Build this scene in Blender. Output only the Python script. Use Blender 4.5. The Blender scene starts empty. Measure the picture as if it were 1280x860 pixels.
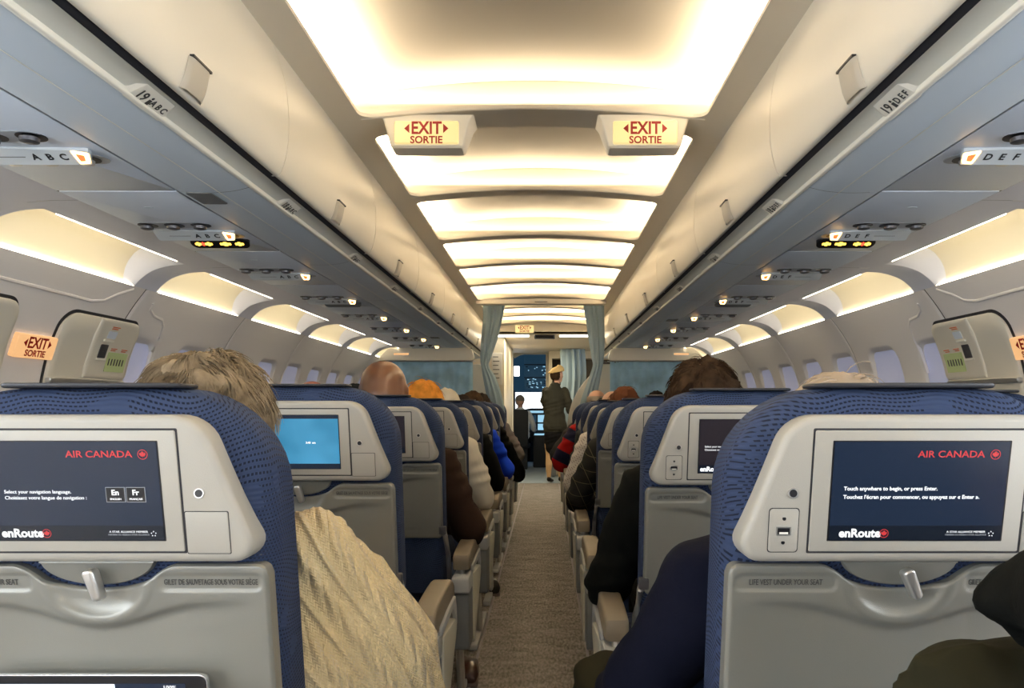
import bpy, bmesh, math, random
import numpy as np
from mathutils import Vector, noise

# ------------------------------------------------------------------ camera
scn = bpy.context.scene
COL = scn.collection
CAMX, CAMZ = 0.045, 1.15
cam_d = bpy.data.cameras.new('camera'); cam = bpy.data.objects.new('camera', cam_d); COL.objects.link(cam)
cam.location = (CAMX, 0, CAMZ); cam.rotation_euler = (math.radians(90), 0, 0)
cam_d.sensor_width = 36; cam_d.lens = 928 / 1280 * 36
cam_d.shift_x = -42.3 / 1280; cam_d.shift_y = 77 / 1280
cam_d.clip_start = 0.02; cam_d.clip_end = 200
scn.camera = cam
# ------------------------------------------------------------------ world, exposure
w = bpy.data.worlds.new('sky'); scn.world = w; w.use_nodes = True
bg = w.node_tree.nodes['Background']; bg.inputs[0].default_value = (0.86, 0.93, 1.0, 1); bg.inputs[1].default_value = 1.6
scn.view_settings.view_transform = 'Standard'; scn.view_settings.look = 'None'
scn.view_settings.gamma = 1; scn.view_settings.use_curve_mapping = False
scn.view_settings.exposure = 1.12
scn.cycles.max_bounces = 8; scn.cycles.diffuse_bounces = 5; scn.cycles.glossy_bounces = 3
scn.cycles.sample_clamp_indirect = 4
# ------------------------------------------------------------------ lamps (cabin lighting)
WARM = (1.0, 0.82, 0.57)
CEIL_W = 5.6        # watts per side lamp
BAYS = [(-4.9, -3.9), (-3.8, -2.8), (-2.7, -1.6), (-1.5, -0.62), (-0.52, 0.31), (0.41, 1.42), (1.60, 2.59), (2.76, 3.56), (3.66, 4.50), (4.60, 5.36), (5.46, 6.18), (6.28, 7.06), (7.20, 7.78), (7.86, 8.46), (8.54, 9.18)]
def area(name, loc, rot, sx, sy, power, color):
    l = bpy.data.lights.new(name, 'AREA'); l.shape = 'RECTANGLE'; l.size = sx; l.size_y = sy; l.energy = power; l.color = color
    o = bpy.data.objects.new(name, l); COL.objects.link(o); o.location = loc
    o.rotation_euler = Vector(rot).to_track_quat('-Z', 'Y').to_euler(); return o
for (ya, yb) in BAYS:
    L = yb - ya; ym = (ya + yb) / 2; P_ = CEIL_W * (1.0 if ya < 4.4 else 1.35 if ya < 7 else 2.0)
    for s in (-1, 1):      # hidden behind the side strips, washing the arched panel above
        area('ceiling_lamp', (s * 0.655, ym, 2.185), (-s * 0.15, 0, 1.0), L * 0.98, 0.035, P_ * L, WARM).data.spread = math.radians(140)
    area('ceiling_lamp', (0, yb + 0.022, 2.212), (0, -0.1, 1.0), 1.15, 0.02, P_ * 0.15, WARM).data.spread = math.radians(165)
# sidewall cove lamps behind the valance lip, one per bay of the sidewall
COVE = [3.14 + 1.03 * k for k in range(-8, 6)]
for y in COVE[:-1]:
    for s in (-1, 1):
        area('cove_lamp', (s * 1.447, y + 0.515, 1.752), (s * 0.8, 0, 0.25), 0.82, 0.016, 0.22, (1.0, 0.82, 0.55))
# lamps near the two galley lights, plus an added fill lamp farther forward
for x, yy in ((-0.22, 9.9), (0.42, 9.9), (-0.12, 11.3)):
    area('galley_lamp', (x, yy, 2.035), (0, 0, -1), 0.4, 0.22, 5, (1.0, 0.86, 0.62))

# ------------------------------------------------------------------ helpers
def mat(name, col, rough=0.5, metal=0.0, emit=None, estr=1.0, spec=0.5, bump=0, bscale=200, var=0, vscale=8, sheen=0):
    m = bpy.data.materials.new(name); m.use_nodes = True; nt = m.node_tree; p = nt.nodes['Principled BSDF']
    p.inputs['Base Color'].default_value = (*col, 1); p.inputs['Roughness'].default_value = rough
    p.inputs['Metallic'].default_value = metal; p.inputs['Specular IOR Level'].default_value = spec
    if sheen: p.inputs['Sheen Weight'].default_value = sheen
    if emit: p.inputs['Emission Color'].default_value = (*emit, 1); p.inputs['Emission Strength'].default_value = estr
    if bump or var:
        tc = nt.nodes.new('ShaderNodeTexCoord')
    if bump:
        n = nt.nodes.new('ShaderNodeTexNoise'); n.inputs['Scale'].default_value = bscale; n.inputs['Detail'].default_value = 3
        b = nt.nodes.new('ShaderNodeBump'); b.inputs['Strength'].default_value = bump; b.inputs['Distance'].default_value = 0.002
        nt.links.new(tc.outputs['Object'], n.inputs['Vector']); nt.links.new(n.outputs['Fac'], b.inputs['Height']); nt.links.new(b.outputs['Normal'], p.inputs['Normal'])
    if var:
        n2 = nt.nodes.new('ShaderNodeTexNoise'); n2.inputs['Scale'].default_value = vscale; n2.inputs['Detail'].default_value = 5
        r = nt.nodes.new('ShaderNodeMapRange'); r.inputs['From Min'].default_value = 0.3; r.inputs['From Max'].default_value = 0.7
        r.inputs['To Min'].default_value = 1 - var; r.inputs['To Max'].default_value = 1 + var
        mx = nt.nodes.new('ShaderNodeVectorMath'); mx.operation = 'SCALE'; mx.inputs[0].default_value = col
        nt.links.new(tc.outputs['Object'], n2.inputs['Vector']); nt.links.new(n2.outputs['Fac'], r.inputs['Value'])
        nt.links.new(r.outputs['Result'], mx.inputs['Scale']); nt.links.new(mx.outputs[0], p.inputs['Base Color'])
    return m

def nodes(m):
    nt = m.node_tree
    def N(t, **kw):
        n = nt.nodes.new(t)
        for k, v in kw.items(): setattr(n, k, v)
        return n
    def M(op, a, b=None, c=None):
        n = nt.nodes.new('ShaderNodeMath'); n.operation = op
        for i, q in enumerate((a, b, c)):
            if q is None: continue
            if isinstance(q, (int, float)): n.inputs[i].default_value = q
            else: nt.links.new(q, n.inputs[i])
        return n.outputs[0]
    return nt, N, M

def fabric_mat():
    m = mat('navy_fabric', (0.05, 0.09, 0.2), 0.85, spec=0.2); nt, N, M = nodes(m); p = nt.nodes['Principled BSDF']
    tc = N('ShaderNodeTexCoord'); sp = N('ShaderNodeSeparateXYZ'); nt.links.new(tc.outputs['Object'], sp.inputs[0])
    x, y, z = sp.outputs
    no = N('ShaderNodeTexNoise'); no.inputs['Scale'].default_value = 5.5; no.inputs['Detail'].default_value = 1; nt.links.new(tc.outputs['Object'], no.inputs['Vector'])
    u = M('ADD', x, M('MULTIPLY', y, 0.8))
    v = M('ADD', M('ADD', z, M('MULTIPLY', no.outputs['Fac'], 0.10)), M('MULTIPLY', M('SINE', M('MULTIPLY', x, 22.0)), 0.010))
    row = M('DIVIDE', v, 0.0058); fr = M('FRACT', row); fl = M('FLOOR', row)
    ds = M('ADD', M('DIVIDE', u, 0.0063), M('MULTIPLY', fl, 0.43)); fd = M('FRACT', ds)
    a = M('LESS_THAN', M('ABSOLUTE', M('SUBTRACT', fr, 0.5)), 0.20); b = M('LESS_THAN', M('ABSOLUTE', M('SUBTRACT', fd, 0.5)), 0.30)
    n2 = N('ShaderNodeTexNoise'); n2.inputs['Scale'].default_value = 14; nt.links.new(tc.outputs['Object'], n2.inputs['Vector'])
    k = M('GREATER_THAN', n2.outputs['Fac'], 0.36)
    mask = M('MULTIPLY', M('MULTIPLY', a, b), k)
    mix = N('ShaderNodeMix', data_type='RGBA'); nt.links.new(mask, mix.inputs['Factor'])
    mix.inputs['A'].default_value = (0.027, 0.044, 0.098, 1); mix.inputs['B'].default_value = (0.006, 0.009, 0.024, 1)
    nt.links.new(mix.outputs['Result'], p.inputs['Base Color'])
    h = M('SUBTRACT', M('SINE', M('MULTIPLY', row, 6.283)), M('MULTIPLY', mask, 3.0))
    bu = N('ShaderNodeBump'); bu.inputs['Strength'].default_value = 0.35; bu.inputs['Distance'].default_value = 0.0012
    nt.links.new(h, bu.inputs['Height']); nt.links.new(bu.outputs['Normal'], p.inputs['Normal'])
    return m

def knit_mat():
    m = mat('cream_knit', (0.80, 0.66, 0.40), 0.95, spec=0.1, sheen=0.3); nt, N, M = nodes(m); p = nt.nodes['Principled BSDF']
    tc = N('ShaderNodeTexCoord'); sp = N('ShaderNodeSeparateXYZ'); nt.links.new(tc.outputs['Object'], sp.inputs[0])
    x, y, z = sp.outputs
    d = M('ADD', M('MULTIPLY', x, 0.55), M('MULTIPLY', z, -0.835))
    c = M('ADD', M('ADD', M('MULTIPLY', x, 0.835), M('MULTIPLY', z, 0.55)), M('MULTIPLY', y, 0.45))
    st = M('MULTIPLY', M('SINE', M('MULTIPLY', c, 6.283 / 0.0085)), M('SINE', M('MULTIPLY', M('ADD', d, M('MULTIPLY', M('ABSOLUTE', M('SINE', M('MULTIPLY', c, 370))), 0.004)), 6.283 / 0.0075)))
    u = M('FRACT', M('DIVIDE', M('ADD', c, M('MULTIPLY', M('SINE', M('MULTIPLY', d, 18.0)), 0.006)), 0.062))
    uc = M('SUBTRACT', u, 0.5)
    cab = M('EXPONENT', M('MULTIPLY', M('POWER', M('DIVIDE', M('ABSOLUTE', uc), 0.20), 2.0), -1.0))
    tw = M('ABSOLUTE', M('SINE', M('ADD', M('MULTIPLY', d, 75.0), M('MULTIPLY', uc, 9.0))))
    edge = M('EXPONENT', M('MULTIPLY', M('POWER', M('DIVIDE', M('SUBTRACT', 0.5, M('ABSOLUTE', uc)), 0.07), 2.0), -1.0))
    h = M('ADD', M('MULTIPLY', st, 0.0009), M('ADD', M('MULTIPLY', M('MULTIPLY', cab, tw), 0.0075), M('MULTIPLY', edge, 0.005)))
    bu = N('ShaderNodeBump'); bu.inputs['Strength'].default_value = 1.0; bu.inputs['Distance'].default_value = 1.0
    nt.links.new(h, bu.inputs['Height']); nt.links.new(bu.outputs['Normal'], p.inputs['Normal'])
    n2 = N('ShaderNodeTexNoise'); n2.inputs['Scale'].default_value = 9; nt.links.new(tc.outputs['Object'], n2.inputs['Vector'])
    mix = N('ShaderNodeMix', data_type='RGBA'); nt.links.new(n2.outputs['Fac'], mix.inputs['Factor'])
    mix.inputs['A'].default_value = (0.60, 0.46, 0.24, 1); mix.inputs['B'].default_value = (0.80, 0.66, 0.40, 1)
    nt.links.new(mix.outputs['Result'], p.inputs['Base Color'])
    return m

def pattern_mat(name, kind):
    m = mat(name, (0.5, 0.5, 0.5), 0.9, spec=0.15); nt, N, M = nodes(m); p = nt.nodes['Principled BSDF']
    tc = N('ShaderNodeTexCoord'); sp = N('ShaderNodeSeparateXYZ'); nt.links.new(tc.outputs['Object'], sp.inputs[0])
    x, y, z = sp.outputs
    a = M('ADD', x, M('MULTIPLY', z, 0.45)); b = M('SUBTRACT', z, M('MULTIPLY', y, 0.5))
    mix = N('ShaderNodeMix', data_type='RGBA')
    if kind == 'plaid':
        la = M('LESS_THAN', M('ABSOLUTE', M('SUBTRACT', M('FRACT', M('DIVIDE', a, 0.07)), 0.5)), 0.02)
        lb = M('LESS_THAN', M('ABSOLUTE', M('SUBTRACT', M('FRACT', M('DIVIDE', b, 0.07)), 0.5)), 0.02)
        f = M('MAXIMUM', la, lb); A, B = (0.012, 0.013, 0.012, 1), (0.16, 0.15, 0.09, 1)
    elif kind == 'dots':
        fa = M('ABSOLUTE', M('SUBTRACT', M('FRACT', M('DIVIDE', a, 0.014)), 0.5)); fb = M('ABSOLUTE', M('SUBTRACT', M('FRACT', M('DIVIDE', b, 0.014)), 0.5))
        f = M('LESS_THAN', M('ADD', fa, fb), 0.26); A, B = (0.80, 0.76, 0.72, 1), (0.38, 0.30, 0.30, 1)
    elif kind == 'stripe':
        s = M('FRACT', M('DIVIDE', M('ADD', z, M('MULTIPLY', x, 0.5)), 0.21)); f = M('GREATER_THAN', s, 0.52); A, B = (0.30, 0.006, 0.008, 1), (0.010, 0.012, 0.035, 1)
    nt.links.new(f, mix.inputs['Factor']); mix.inputs['A'].default_value = A; mix.inputs['B'].default_value = B
    nt.links.new(mix.outputs['Result'], p.inputs['Base Color']); return m

def carpet_mat():
    m = mat('carpet', (0.2, 0.18, 0.16), 0.95, spec=0.1); nt, N, M = nodes(m); p = nt.nodes['Principled BSDF']
    tc = N('ShaderNodeTexCoord')
    def noi(sx, sy, det):
        mp = N('ShaderNodeMapping'); mp.inputs['Scale'].default_value = (sx, sy, 1); nt.links.new(tc.outputs['Object'], mp.inputs[0])
        n = N('ShaderNodeTexNoise'); n.inputs['Scale'].default_value = 1; n.inputs['Detail'].default_value = det; nt.links.new(mp.outputs[0], n.inputs['Vector']); return n.outputs['Fac']
    f1, f2, f3 = noi(260, 200, 2), noi(6, 14, 3), noi(90, 30, 1)
    v = M('ADD', M('ADD', M('MULTIPLY', f1, 1.0), M('MULTIPLY', f2, 0.45)), M('MULTIPLY', f3, 0.7))
    v = M('SUBTRACT', v, 0.62)
    r = N('ShaderNodeValToRGB'); nt.links.new(v, r.inputs[0])
    r.color_ramp.elements[0].position = 0.18; r.color_ramp.elements[0].color = (0.070, 0.064, 0.060, 1)
    r.color_ramp.elements[1].position = 0.78; r.color_ramp.elements[1].color = (0.47, 0.44, 0.41, 1)
    nt.links.new(r.outputs[0], p.inputs['Base Color'])
    bu = N('ShaderNodeBump'); bu.inputs['Strength'].default_value = 0.6; bu.inputs['Distance'].default_value = 0.004
    nt.links.new(f1, bu.inputs['Height']); nt.links.new(bu.outputs['Normal'], p.inputs['Normal']); return m

MT = dict(
    fabric=fabric_mat(), knit=knit_mat(), carpet=carpet_mat(), plaid=pattern_mat('plaid_wool', 'plaid'), dots=pattern_mat('dotted_knit', 'dots'), stripe=pattern_mat('red_navy_stripes', 'stripe'),
    ceil=mat('ceiling_panel_cream', (0.70, 0.645, 0.55), 0.55), frame=mat('ceiling_frame_beige', (0.72, 0.66, 0.55), 0.5),
    bin=mat('bin_door_cream', (0.86, 0.80, 0.67), 0.32), binlow=mat('bin_underside_grey_blue', (0.66, 0.75, 0.83), 0.45), trough=mat('bin_channel_grey', (0.74, 0.74, 0.66), 0.5),  # underside grey carries the blue of cool daylight in its colour
    lip=mat('bin_lip_ivory', (0.88, 0.85, 0.75), 0.4), gap=mat('dark_gap', (0.02, 0.02, 0.025), 0.7), latchm=mat('latch_beige_grey', (0.50, 0.46, 0.38), 0.4),
    psu=mat('service_panel_grey_blue', (0.70, 0.77, 0.86), 0.45), psu2=mat('valance_lavender_grey', (0.74, 0.76, 0.85), 0.5), wall=mat('sidewall_ivory', (0.84, 0.81, 0.80), 0.5),  # service panel grey has the cool window light painted in as blue
    cove=mat('cove_panel_cream', (0.84, 0.78, 0.62), 0.5), line=mat('light_slit', (1, 0.95, 0.8), 0.5, emit=(1.0, 0.88, 0.66), estr=7.0),
    shade=mat('window_shade_lavender', (0.58, 0.60, 0.78), 0.5, emit=(0.62, 0.68, 1.0), estr=0.07), daylit=mat('window_daylight', (0.8, 0.85, 1.0), 0.5, emit=(0.86, 0.93, 1.0), estr=11.0), reveal=mat('window_reveal', (0.70, 0.70, 0.76), 0.5),  # strongly glowing window panes are fill light added behind the camera
    grey=mat('console_warm_grey', (0.37, 0.355, 0.31), 0.42, bump=0.15, bscale=700), tray=mat('tray_silver_grey', (0.225, 0.225, 0.20), 0.36, metal=0.3, bump=0.12, bscale=900),
    dgrey=mat('shroud_grey', (0.15, 0.16, 0.165), 0.5), lgrey=mat('shroud_light_grey', (0.45, 0.46, 0.46), 0.4), ivory=mat('side_plate_ivory', (0.56, 0.54, 0.45), 0.4),
    arm=mat('armrest_taupe', (0.20, 0.165, 0.118), 0.5), armside=mat('armrest_side_grey', (0.52, 0.54, 0.54), 0.4), strip=mat('charcoal_leather', (0.012, 0.013, 0.018), 0.5),
    black=mat('black_plastic', (0.006, 0.006, 0.008), 0.4), metal=mat('brushed_metal', (0.62, 0.61, 0.58), 0.3, metal=0.8), dmetal=mat('dark_metal', (0.12, 0.12, 0.13), 0.4, metal=0.6),
    pocket=mat('dark_blue_pocket', (0.010, 0.028, 0.085), 0.85, bump=0.3, bscale=400), chrome=mat('chrome', (0.85, 0.85, 0.85), 0.15, metal=1),
    scr_dark=mat('screen_navy', (0.005, 0.008, 0.02), 0.25, emit=(0.010, 0.019, 0.034), estr=0.45), scr_foot=mat('screen_footer', (0.004, 0.006, 0.01), 0.25, emit=(0.006, 0.009, 0.016), estr=0.4),
    scr_blue=mat('screen_blue', (0.01, 0.05, 0.1), 0.25, emit=(0.05, 0.30, 0.55), estr=0.42), scr_plum=mat('screen_plum', (0.01, 0.008, 0.01), 0.25, emit=(0.022, 0.018, 0.022), estr=0.4),
    t_white=mat('screen_white', (0.1, 0.1, 0.1), 0.5, emit=(0.9, 0.93, 0.95), estr=0.55), t_grey=mat('screen_grey', (0.05, 0.05, 0.05), 0.5, emit=(0.35, 0.38, 0.42), estr=0.4), t_red=mat('screen_red', (0.05, 0, 0), 0.5, emit=(0.60, 0.035, 0.04), estr=0.5),
    ink=mat('print_dark_grey', (0.06, 0.06, 0.055), 0.7), redink=mat('sign_red', (0.20, 0.0, 0.0), 0.6, emit=(0.6, 0.01, 0.0), estr=0.05), blackink=mat('print_black', (0.02, 0.02, 0.02), 0.6), orangeink=mat('print_orange', (0.75, 0.18, 0.05), 0.6),
    sign=mat('sign_lit_yellow', (0.25, 0.2, 0.1), 0.4, emit=(1.0, 0.76, 0.32), estr=0.42), signo=mat('sign_lit_orange', (0.25, 0.15, 0.08), 0.4, emit=(1.0, 0.55, 0.24), estr=0.38),
    reading=mat('reading_light_lit', (1, 0.7, 0.3), 0.5, emit=(1.0, 0.55, 0.16), estr=5.0), amber=mat('sign_amber', (1, 0.6, 0.1), 0.5, emit=(1.0, 0.50, 0.05), estr=2.2), redlit=mat('sign_red_lit', (1, 0.1, 0.05), 0.5, emit=(1.0, 0.05, 0.02), estr=1.6),
    lampwhite=mat('galley_light_lit', (1, 1, 1), 0.5, emit=(1.0, 0.93, 0.78), estr=2.0),
    curtain=mat('curtain_grey_blue', (0.33, 0.44, 0.51), 0.9, bump=0.3, bscale=300), curtainb=mat('curtain_blue', (0.32, 0.53, 0.70), 0.85, var=0.25, vscale=6),
    galley=mat('galley_cream', (0.70, 0.62, 0.46), 0.5), galleyb=mat('galley_brown', (0.10, 0.075, 0.045), 0.5), partition=mat('partition_grey', (0.62, 0.62, 0.58), 0.5), vinyl=mat('galley_floor', (0.38, 0.46, 0.52), 0.35),
    green=mat('placard_green', (0.55, 0.66, 0.32), 0.5), hatch=mat('hatch_ivory', (0.74, 0.70, 0.60), 0.45),
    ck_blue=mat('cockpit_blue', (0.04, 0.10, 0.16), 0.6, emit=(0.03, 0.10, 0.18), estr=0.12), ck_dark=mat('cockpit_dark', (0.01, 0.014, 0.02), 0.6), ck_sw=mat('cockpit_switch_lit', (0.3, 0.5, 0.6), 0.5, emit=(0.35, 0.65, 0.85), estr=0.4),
)
sb = MT['scr_blue'].node_tree; tc = sb.nodes.new('ShaderNodeTexCoord'); nz = sb.nodes.new('ShaderNodeTexNoise'); nz.inputs['Scale'].default_value = 9
rp = sb.nodes.new('ShaderNodeValToRGB'); rp.color_ramp.elements[0].position = 0.3; rp.color_ramp.elements[0].color = (0.02, 0.17, 0.30, 1); rp.color_ramp.elements[1].position = 0.75; rp.color_ramp.elements[1].color = (0.10, 0.42, 0.70, 1)
sb.links.new(tc.outputs['Object'], nz.inputs['Vector']); sb.links.new(nz.outputs['Fac'], rp.inputs[0]); sb.links.new(rp.outputs[0], sb.nodes['Principled BSDF'].inputs['Emission Color'])
gl = bpy.data.materials.new('window_glass'); gl.use_nodes = True; _n = gl.node_tree
for q in list(_n.nodes): _n.nodes.remove(q)
_o = _n.nodes.new('ShaderNodeOutputMaterial'); _m = _n.nodes.new('ShaderNodeMixShader'); _t = _n.nodes.new('ShaderNodeBsdfTransparent'); _g = _n.nodes.new('ShaderNodeBsdfGlossy'); _g.inputs['Roughness'].default_value = 0.02
_m.inputs[0].default_value = 0.06; _n.links.new(_t.outputs[0], _m.inputs[1]); _n.links.new(_g.outputs[0], _m.inputs[2]); _n.links.new(_m.outputs[0], _o.inputs[0]); MT['glass'] = gl

def rpoly(pts, rad, seg=5):
    out = []; n = len(pts)
    for i in range(n):
        p = Vector(pts[i]); a = Vector(pts[i - 1]) - p; b = Vector(pts[(i + 1) % n]) - p
        r = rad[i] if isinstance(rad, (list, tuple)) else rad
        if r <= 0: out.append(tuple(p)); continue
        la, lb = a.length, b.length; a.normalize(); b.normalize()
        ang = a.angle(b); t = min(r / math.tan(ang / 2), la * 0.49, lb * 0.49); r2 = t * math.tan(ang / 2)
        c = p + (a + b).normalized() * (r2 / math.sin(ang / 2)); s = p + a * t - c; e = p + b * t - c
        a0 = math.atan2(s.y, s.x); a1 = math.atan2(e.y, e.x); d = (a1 - a0 + math.pi) % (2 * math.pi) - math.pi
        for k in range(seg + 1):
            q = a0 + d * k / seg; out.append((c.x + r2 * math.cos(q), c.y + r2 * math.sin(q)))
    return out
def rrect(x0, x1, z0, z1, r, seg=4): return rpoly([(x0, z0), (x1, z0), (x1, z1), (x0, z1)], r, seg)
def ident(a, b, t): return (a, t, b)          # outline in x-z, thickness along y

class MB:
    def __init__(s): s.v = []; s.f = []; s.m = []; s.cm = 0
    def add(s, vs, fs):
        o = len(s.v); s.v += [tuple(q) for q in vs]
        for f in fs: s.f.append(tuple(i + o for i in f)); s.m.append(s.cm)
        return s
    def box(s, x0, x1, y0, y1, z0, z1):
        return s.add([(x0, y0, z0), (x1, y0, z0), (x1, y1, z0), (x0, y1, z0), (x0, y0, z1), (x1, y0, z1), (x1, y1, z1), (x0, y1, z1)],
                     [(0, 3, 2, 1), (4, 5, 6, 7), (0, 1, 5, 4), (1, 2, 6, 5), (2, 3, 7, 6), (3, 0, 4, 7)])
    def plate(s, out, t0, t1, r=0.0, seg=3, P=ident, both=True):
        n = len(out); pts = [Vector(q) for q in out]
        area = sum(pts[i].x * pts[(i + 1) % n].y - pts[(i + 1) % n].x * pts[i].y for i in range(n))
        sg = 1 if area > 0 else -1; nr = []
        for i in range(n):
            d = pts[(i + 1) % n] - pts[i - 1]; nr.append(Vector((d.y, -d.x)).normalized() * sg)
        prof = []
        if r > 0:
            prof = [(r * (1 - math.sin(k / seg * math.pi / 2)), t0 + (1 if t1 > t0 else -1) * r * (1 - math.cos(k / seg * math.pi / 2))) for k in range(seg + 1)]
            if both: prof += [(ins, t1 + t0 - t) for (ins, t) in reversed(prof)]
            else: prof += [(0, t1)]
        else: prof = [(0, t0), (0, t1)]
        vs = []
        for ins, t in prof:
            for q, nn in zip(pts, nr): c = q - nn * ins; vs.append(P(c.x, c.y, t))
        fs = []
        for k in range(len(prof) - 1):
            for i in range(n): j = (i + 1) % n; fs.append((k * n + i, k * n + j, (k + 1) * n + j, (k + 1) * n + i))
        fs.append(tuple(range(n))); fs.append(tuple(range((len(prof) - 1) * n, len(prof) * n)))
        return s.add(vs, fs)
    def loft(s, rings, cap=True):
        n = len(rings[0]); vs = [q for r in rings for q in r]; fs = []
        for k in range(len(rings) - 1):
            for i in range(n): j = (i + 1) % n; fs.append((k * n + i, k * n + j, (k + 1) * n + j, (k + 1) * n + i))
        if cap: fs.append(tuple(range(n))); fs.append(tuple(range((len(rings) - 1) * n, len(rings) * n)))
        return s.add(vs, fs)
    def tube(s, path, r, n=8, closed=False):
        path = [Vector(p) for p in path]; rings = []
        for i, p in enumerate(path):
            t = (path[min(i + 1, len(path) - 1)] - path[max(i - 1, 0)]).normalized()
            a = Vector((0, 0, 1)) if abs(t.z) < 0.9 else Vector((1, 0, 0)); u = t.cross(a).normalized(); w_ = t.cross(u)
            rr = r[i] if isinstance(r, (list, tuple)) else r
            rings.append([p + (u * math.cos(2 * math.pi * k / n) + w_ * math.sin(2 * math.pi * k / n)) * rr for k in range(n)])
        return s.loft(rings)
    def sheet(s, fn, nu, nv):
        vs = [fn(i / nu, j / nv) for j in range(nv + 1) for i in range(nu + 1)]
        return s.add(vs, [(j * (nu + 1) + i, j * (nu + 1) + i + 1, (j + 1) * (nu + 1) + i + 1, (j + 1) * (nu + 1) + i) for j in range(nv) for i in range(nu)])
    def ell(s, c, r, nu=16, nv=10):
        c = Vector(c); rings = []
        for j in range(nv + 1):
            th = math.pi * (0.02 + 0.96 * j / nv)
            rings.append([(c.x + r[0] * math.sin(th) * math.cos(2 * math.pi * i / nu), c.y + r[1] * math.sin(th) * math.sin(2 * math.pi * i / nu), c.z + r[2] * math.cos(th)) for i in range(nu)])
        return s.loft(rings)
    def cyl(s, c, r, h, n=16, axis='z'):
        rings = []
        for t in (0, h):
            ring = []
            for i in range(n):
                a, b = r * math.cos(2 * math.pi * i / n), r * math.sin(2 * math.pi * i / n)
                ring.append({'z': (c[0] + a, c[1] + b, c[2] + t), 'y': (c[0] + a, c[1] + t, c[2] + b), 'x': (c[0] + t, c[1] + a, c[2] + b)}[axis])
            rings.append(ring)
        return s.loft(rings)
    def mesh(s, name, mats, smooth=True, closed=True, angle=35):
        me = bpy.data.meshes.new(name); me.from_pydata(s.v, [], s.f)
        for q in (mats if isinstance(mats, (list, tuple)) else [mats]): me.materials.append(q)
        if any(s.m): me.polygons.foreach_set('material_index', s.m)
        if closed:
            bm = bmesh.new(); bm.from_mesh(me); bmesh.ops.recalc_face_normals(bm, faces=bm.faces); bm.to_mesh(me); bm.free()
        if smooth: me.shade_smooth(); me.set_sharp_from_angle(angle=math.radians(angle))
        me.update(); return me
    def build(s, name, mats, parent=None, **kw):
        return link(name, s.mesh(name, mats, **kw), parent)

def link(name, me, parent=None, loc=None):
    o = bpy.data.objects.new(name, me); COL.objects.link(o)
    if parent is not None: o.parent = parent
    if loc is not None: o.location = loc
    return o
def thing(name, label, cat, loc=(0, 0, 0), group=None, rz=0):
    o = bpy.data.objects.new(name, None); COL.objects.link(o); o.location = loc; o.rotation_euler.z = rz; o.empty_display_size = 0.05
    return tag(o, label, cat, group)
def tag(o, label=None, cat=None, group=None, kind=None):
    if label: o['label'] = label
    if cat: o['category'] = cat
    if group: o['group'] = group
    if kind: o['kind'] = kind
    return o
def struct(o, label=None, cat=None):
    o['kind'] = 'structure'; return tag(o, label, cat)
def copy_tree(o, parent=None, loc=None):
    c = o.copy(); COL.objects.link(c)
    if parent is not None: c.parent = parent
    if loc is not None: c.location = loc
    for ch in list(o.children): copy_tree(ch, c)
    return c
_tc = {}
def text_mesh(txt, size, m, bold=0.0, ext=0.0003, align='CENTER', sx=1.0, shear=0.0):
    key = (txt, size, m.name, bold, align, sx, shear)
    if key in _tc: return _tc[key]
    cu = bpy.data.curves.new('lettering', 'FONT'); cu.body = txt; cu.size = size; cu.align_x = align; cu.align_y = 'CENTER'; cu.offset = bold; cu.extrude = ext; cu.resolution_u = 3; cu.shear = shear
    o = bpy.data.objects.new('tmp', cu); COL.objects.link(o); bpy.context.view_layer.update()
    me = bpy.data.meshes.new_from_object(o.evaluated_get(bpy.context.evaluated_depsgraph_get())); bpy.data.objects.remove(o)
    me.materials.clear(); me.materials.append(m)
    if sx != 1.0:
        for v in me.vertices: v.co.x *= sx
    _tc[key] = me; return me
def letters(txt, size, m, parent, loc, rot=(math.pi / 2, 0, 0), name='lettering', **kw):
    o = link(name, text_mesh(txt, size, m, **kw), parent, loc); o.rotation_euler = rot; return o
# ------------------------------------------------------------------ structure: shell of the cabin
Y0, YD, YE = -5.0, 7.45, 9.25            # rear end, class divider, end of the high ceiling
struct(MB().sheet(lambda u, v: (-2 + 4 * u, Y0 + (11.0 - Y0) * v, 0), 4, 20).build('floor', MT['carpet'], closed=False), 'grey brown carpet running down the aisle and under the seats')
struct(MB().box(-1.6, 1.6, 11.0, 15.2, -0.02, 0.004).build('floor.001', MT['vinyl']), 'pale blue grey galley floor before the cockpit')
for i, (x, wd) in enumerate(((-0.268, 0.012), (0.238, 0.012))):
    struct(MB().box(x - wd / 2, x + wd / 2, Y0, 10.9, 0.0, 0.004).build('trim_%d' % (i + 1), mat('track_cover', (0.30, 0.27, 0.30), 0.5)))
def arch(x): return 2.188 - 0.038 * (x / 0.6) ** 2      # underside height of the ceiling frame
def frame_piece(x0, x1, y0, y1, nx=16):
    m = MB(); rings = []
    for yy, dz in ((y0, 0.012), (y0, 0.0), (y0 + 0.004, -0.003), (y1 - 0.004, -0.003), (y1, 0.0), (y1, 0.012)): rings.append((yy, dz))
    return m.sheet(lambda u, v: (x0 + (x1 - x0) * u, rings[int(round(v * 5))][0], arch(x0 + (x1 - x0) * u) + rings[int(round(v * 5))][1]), nx, 5)
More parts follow.
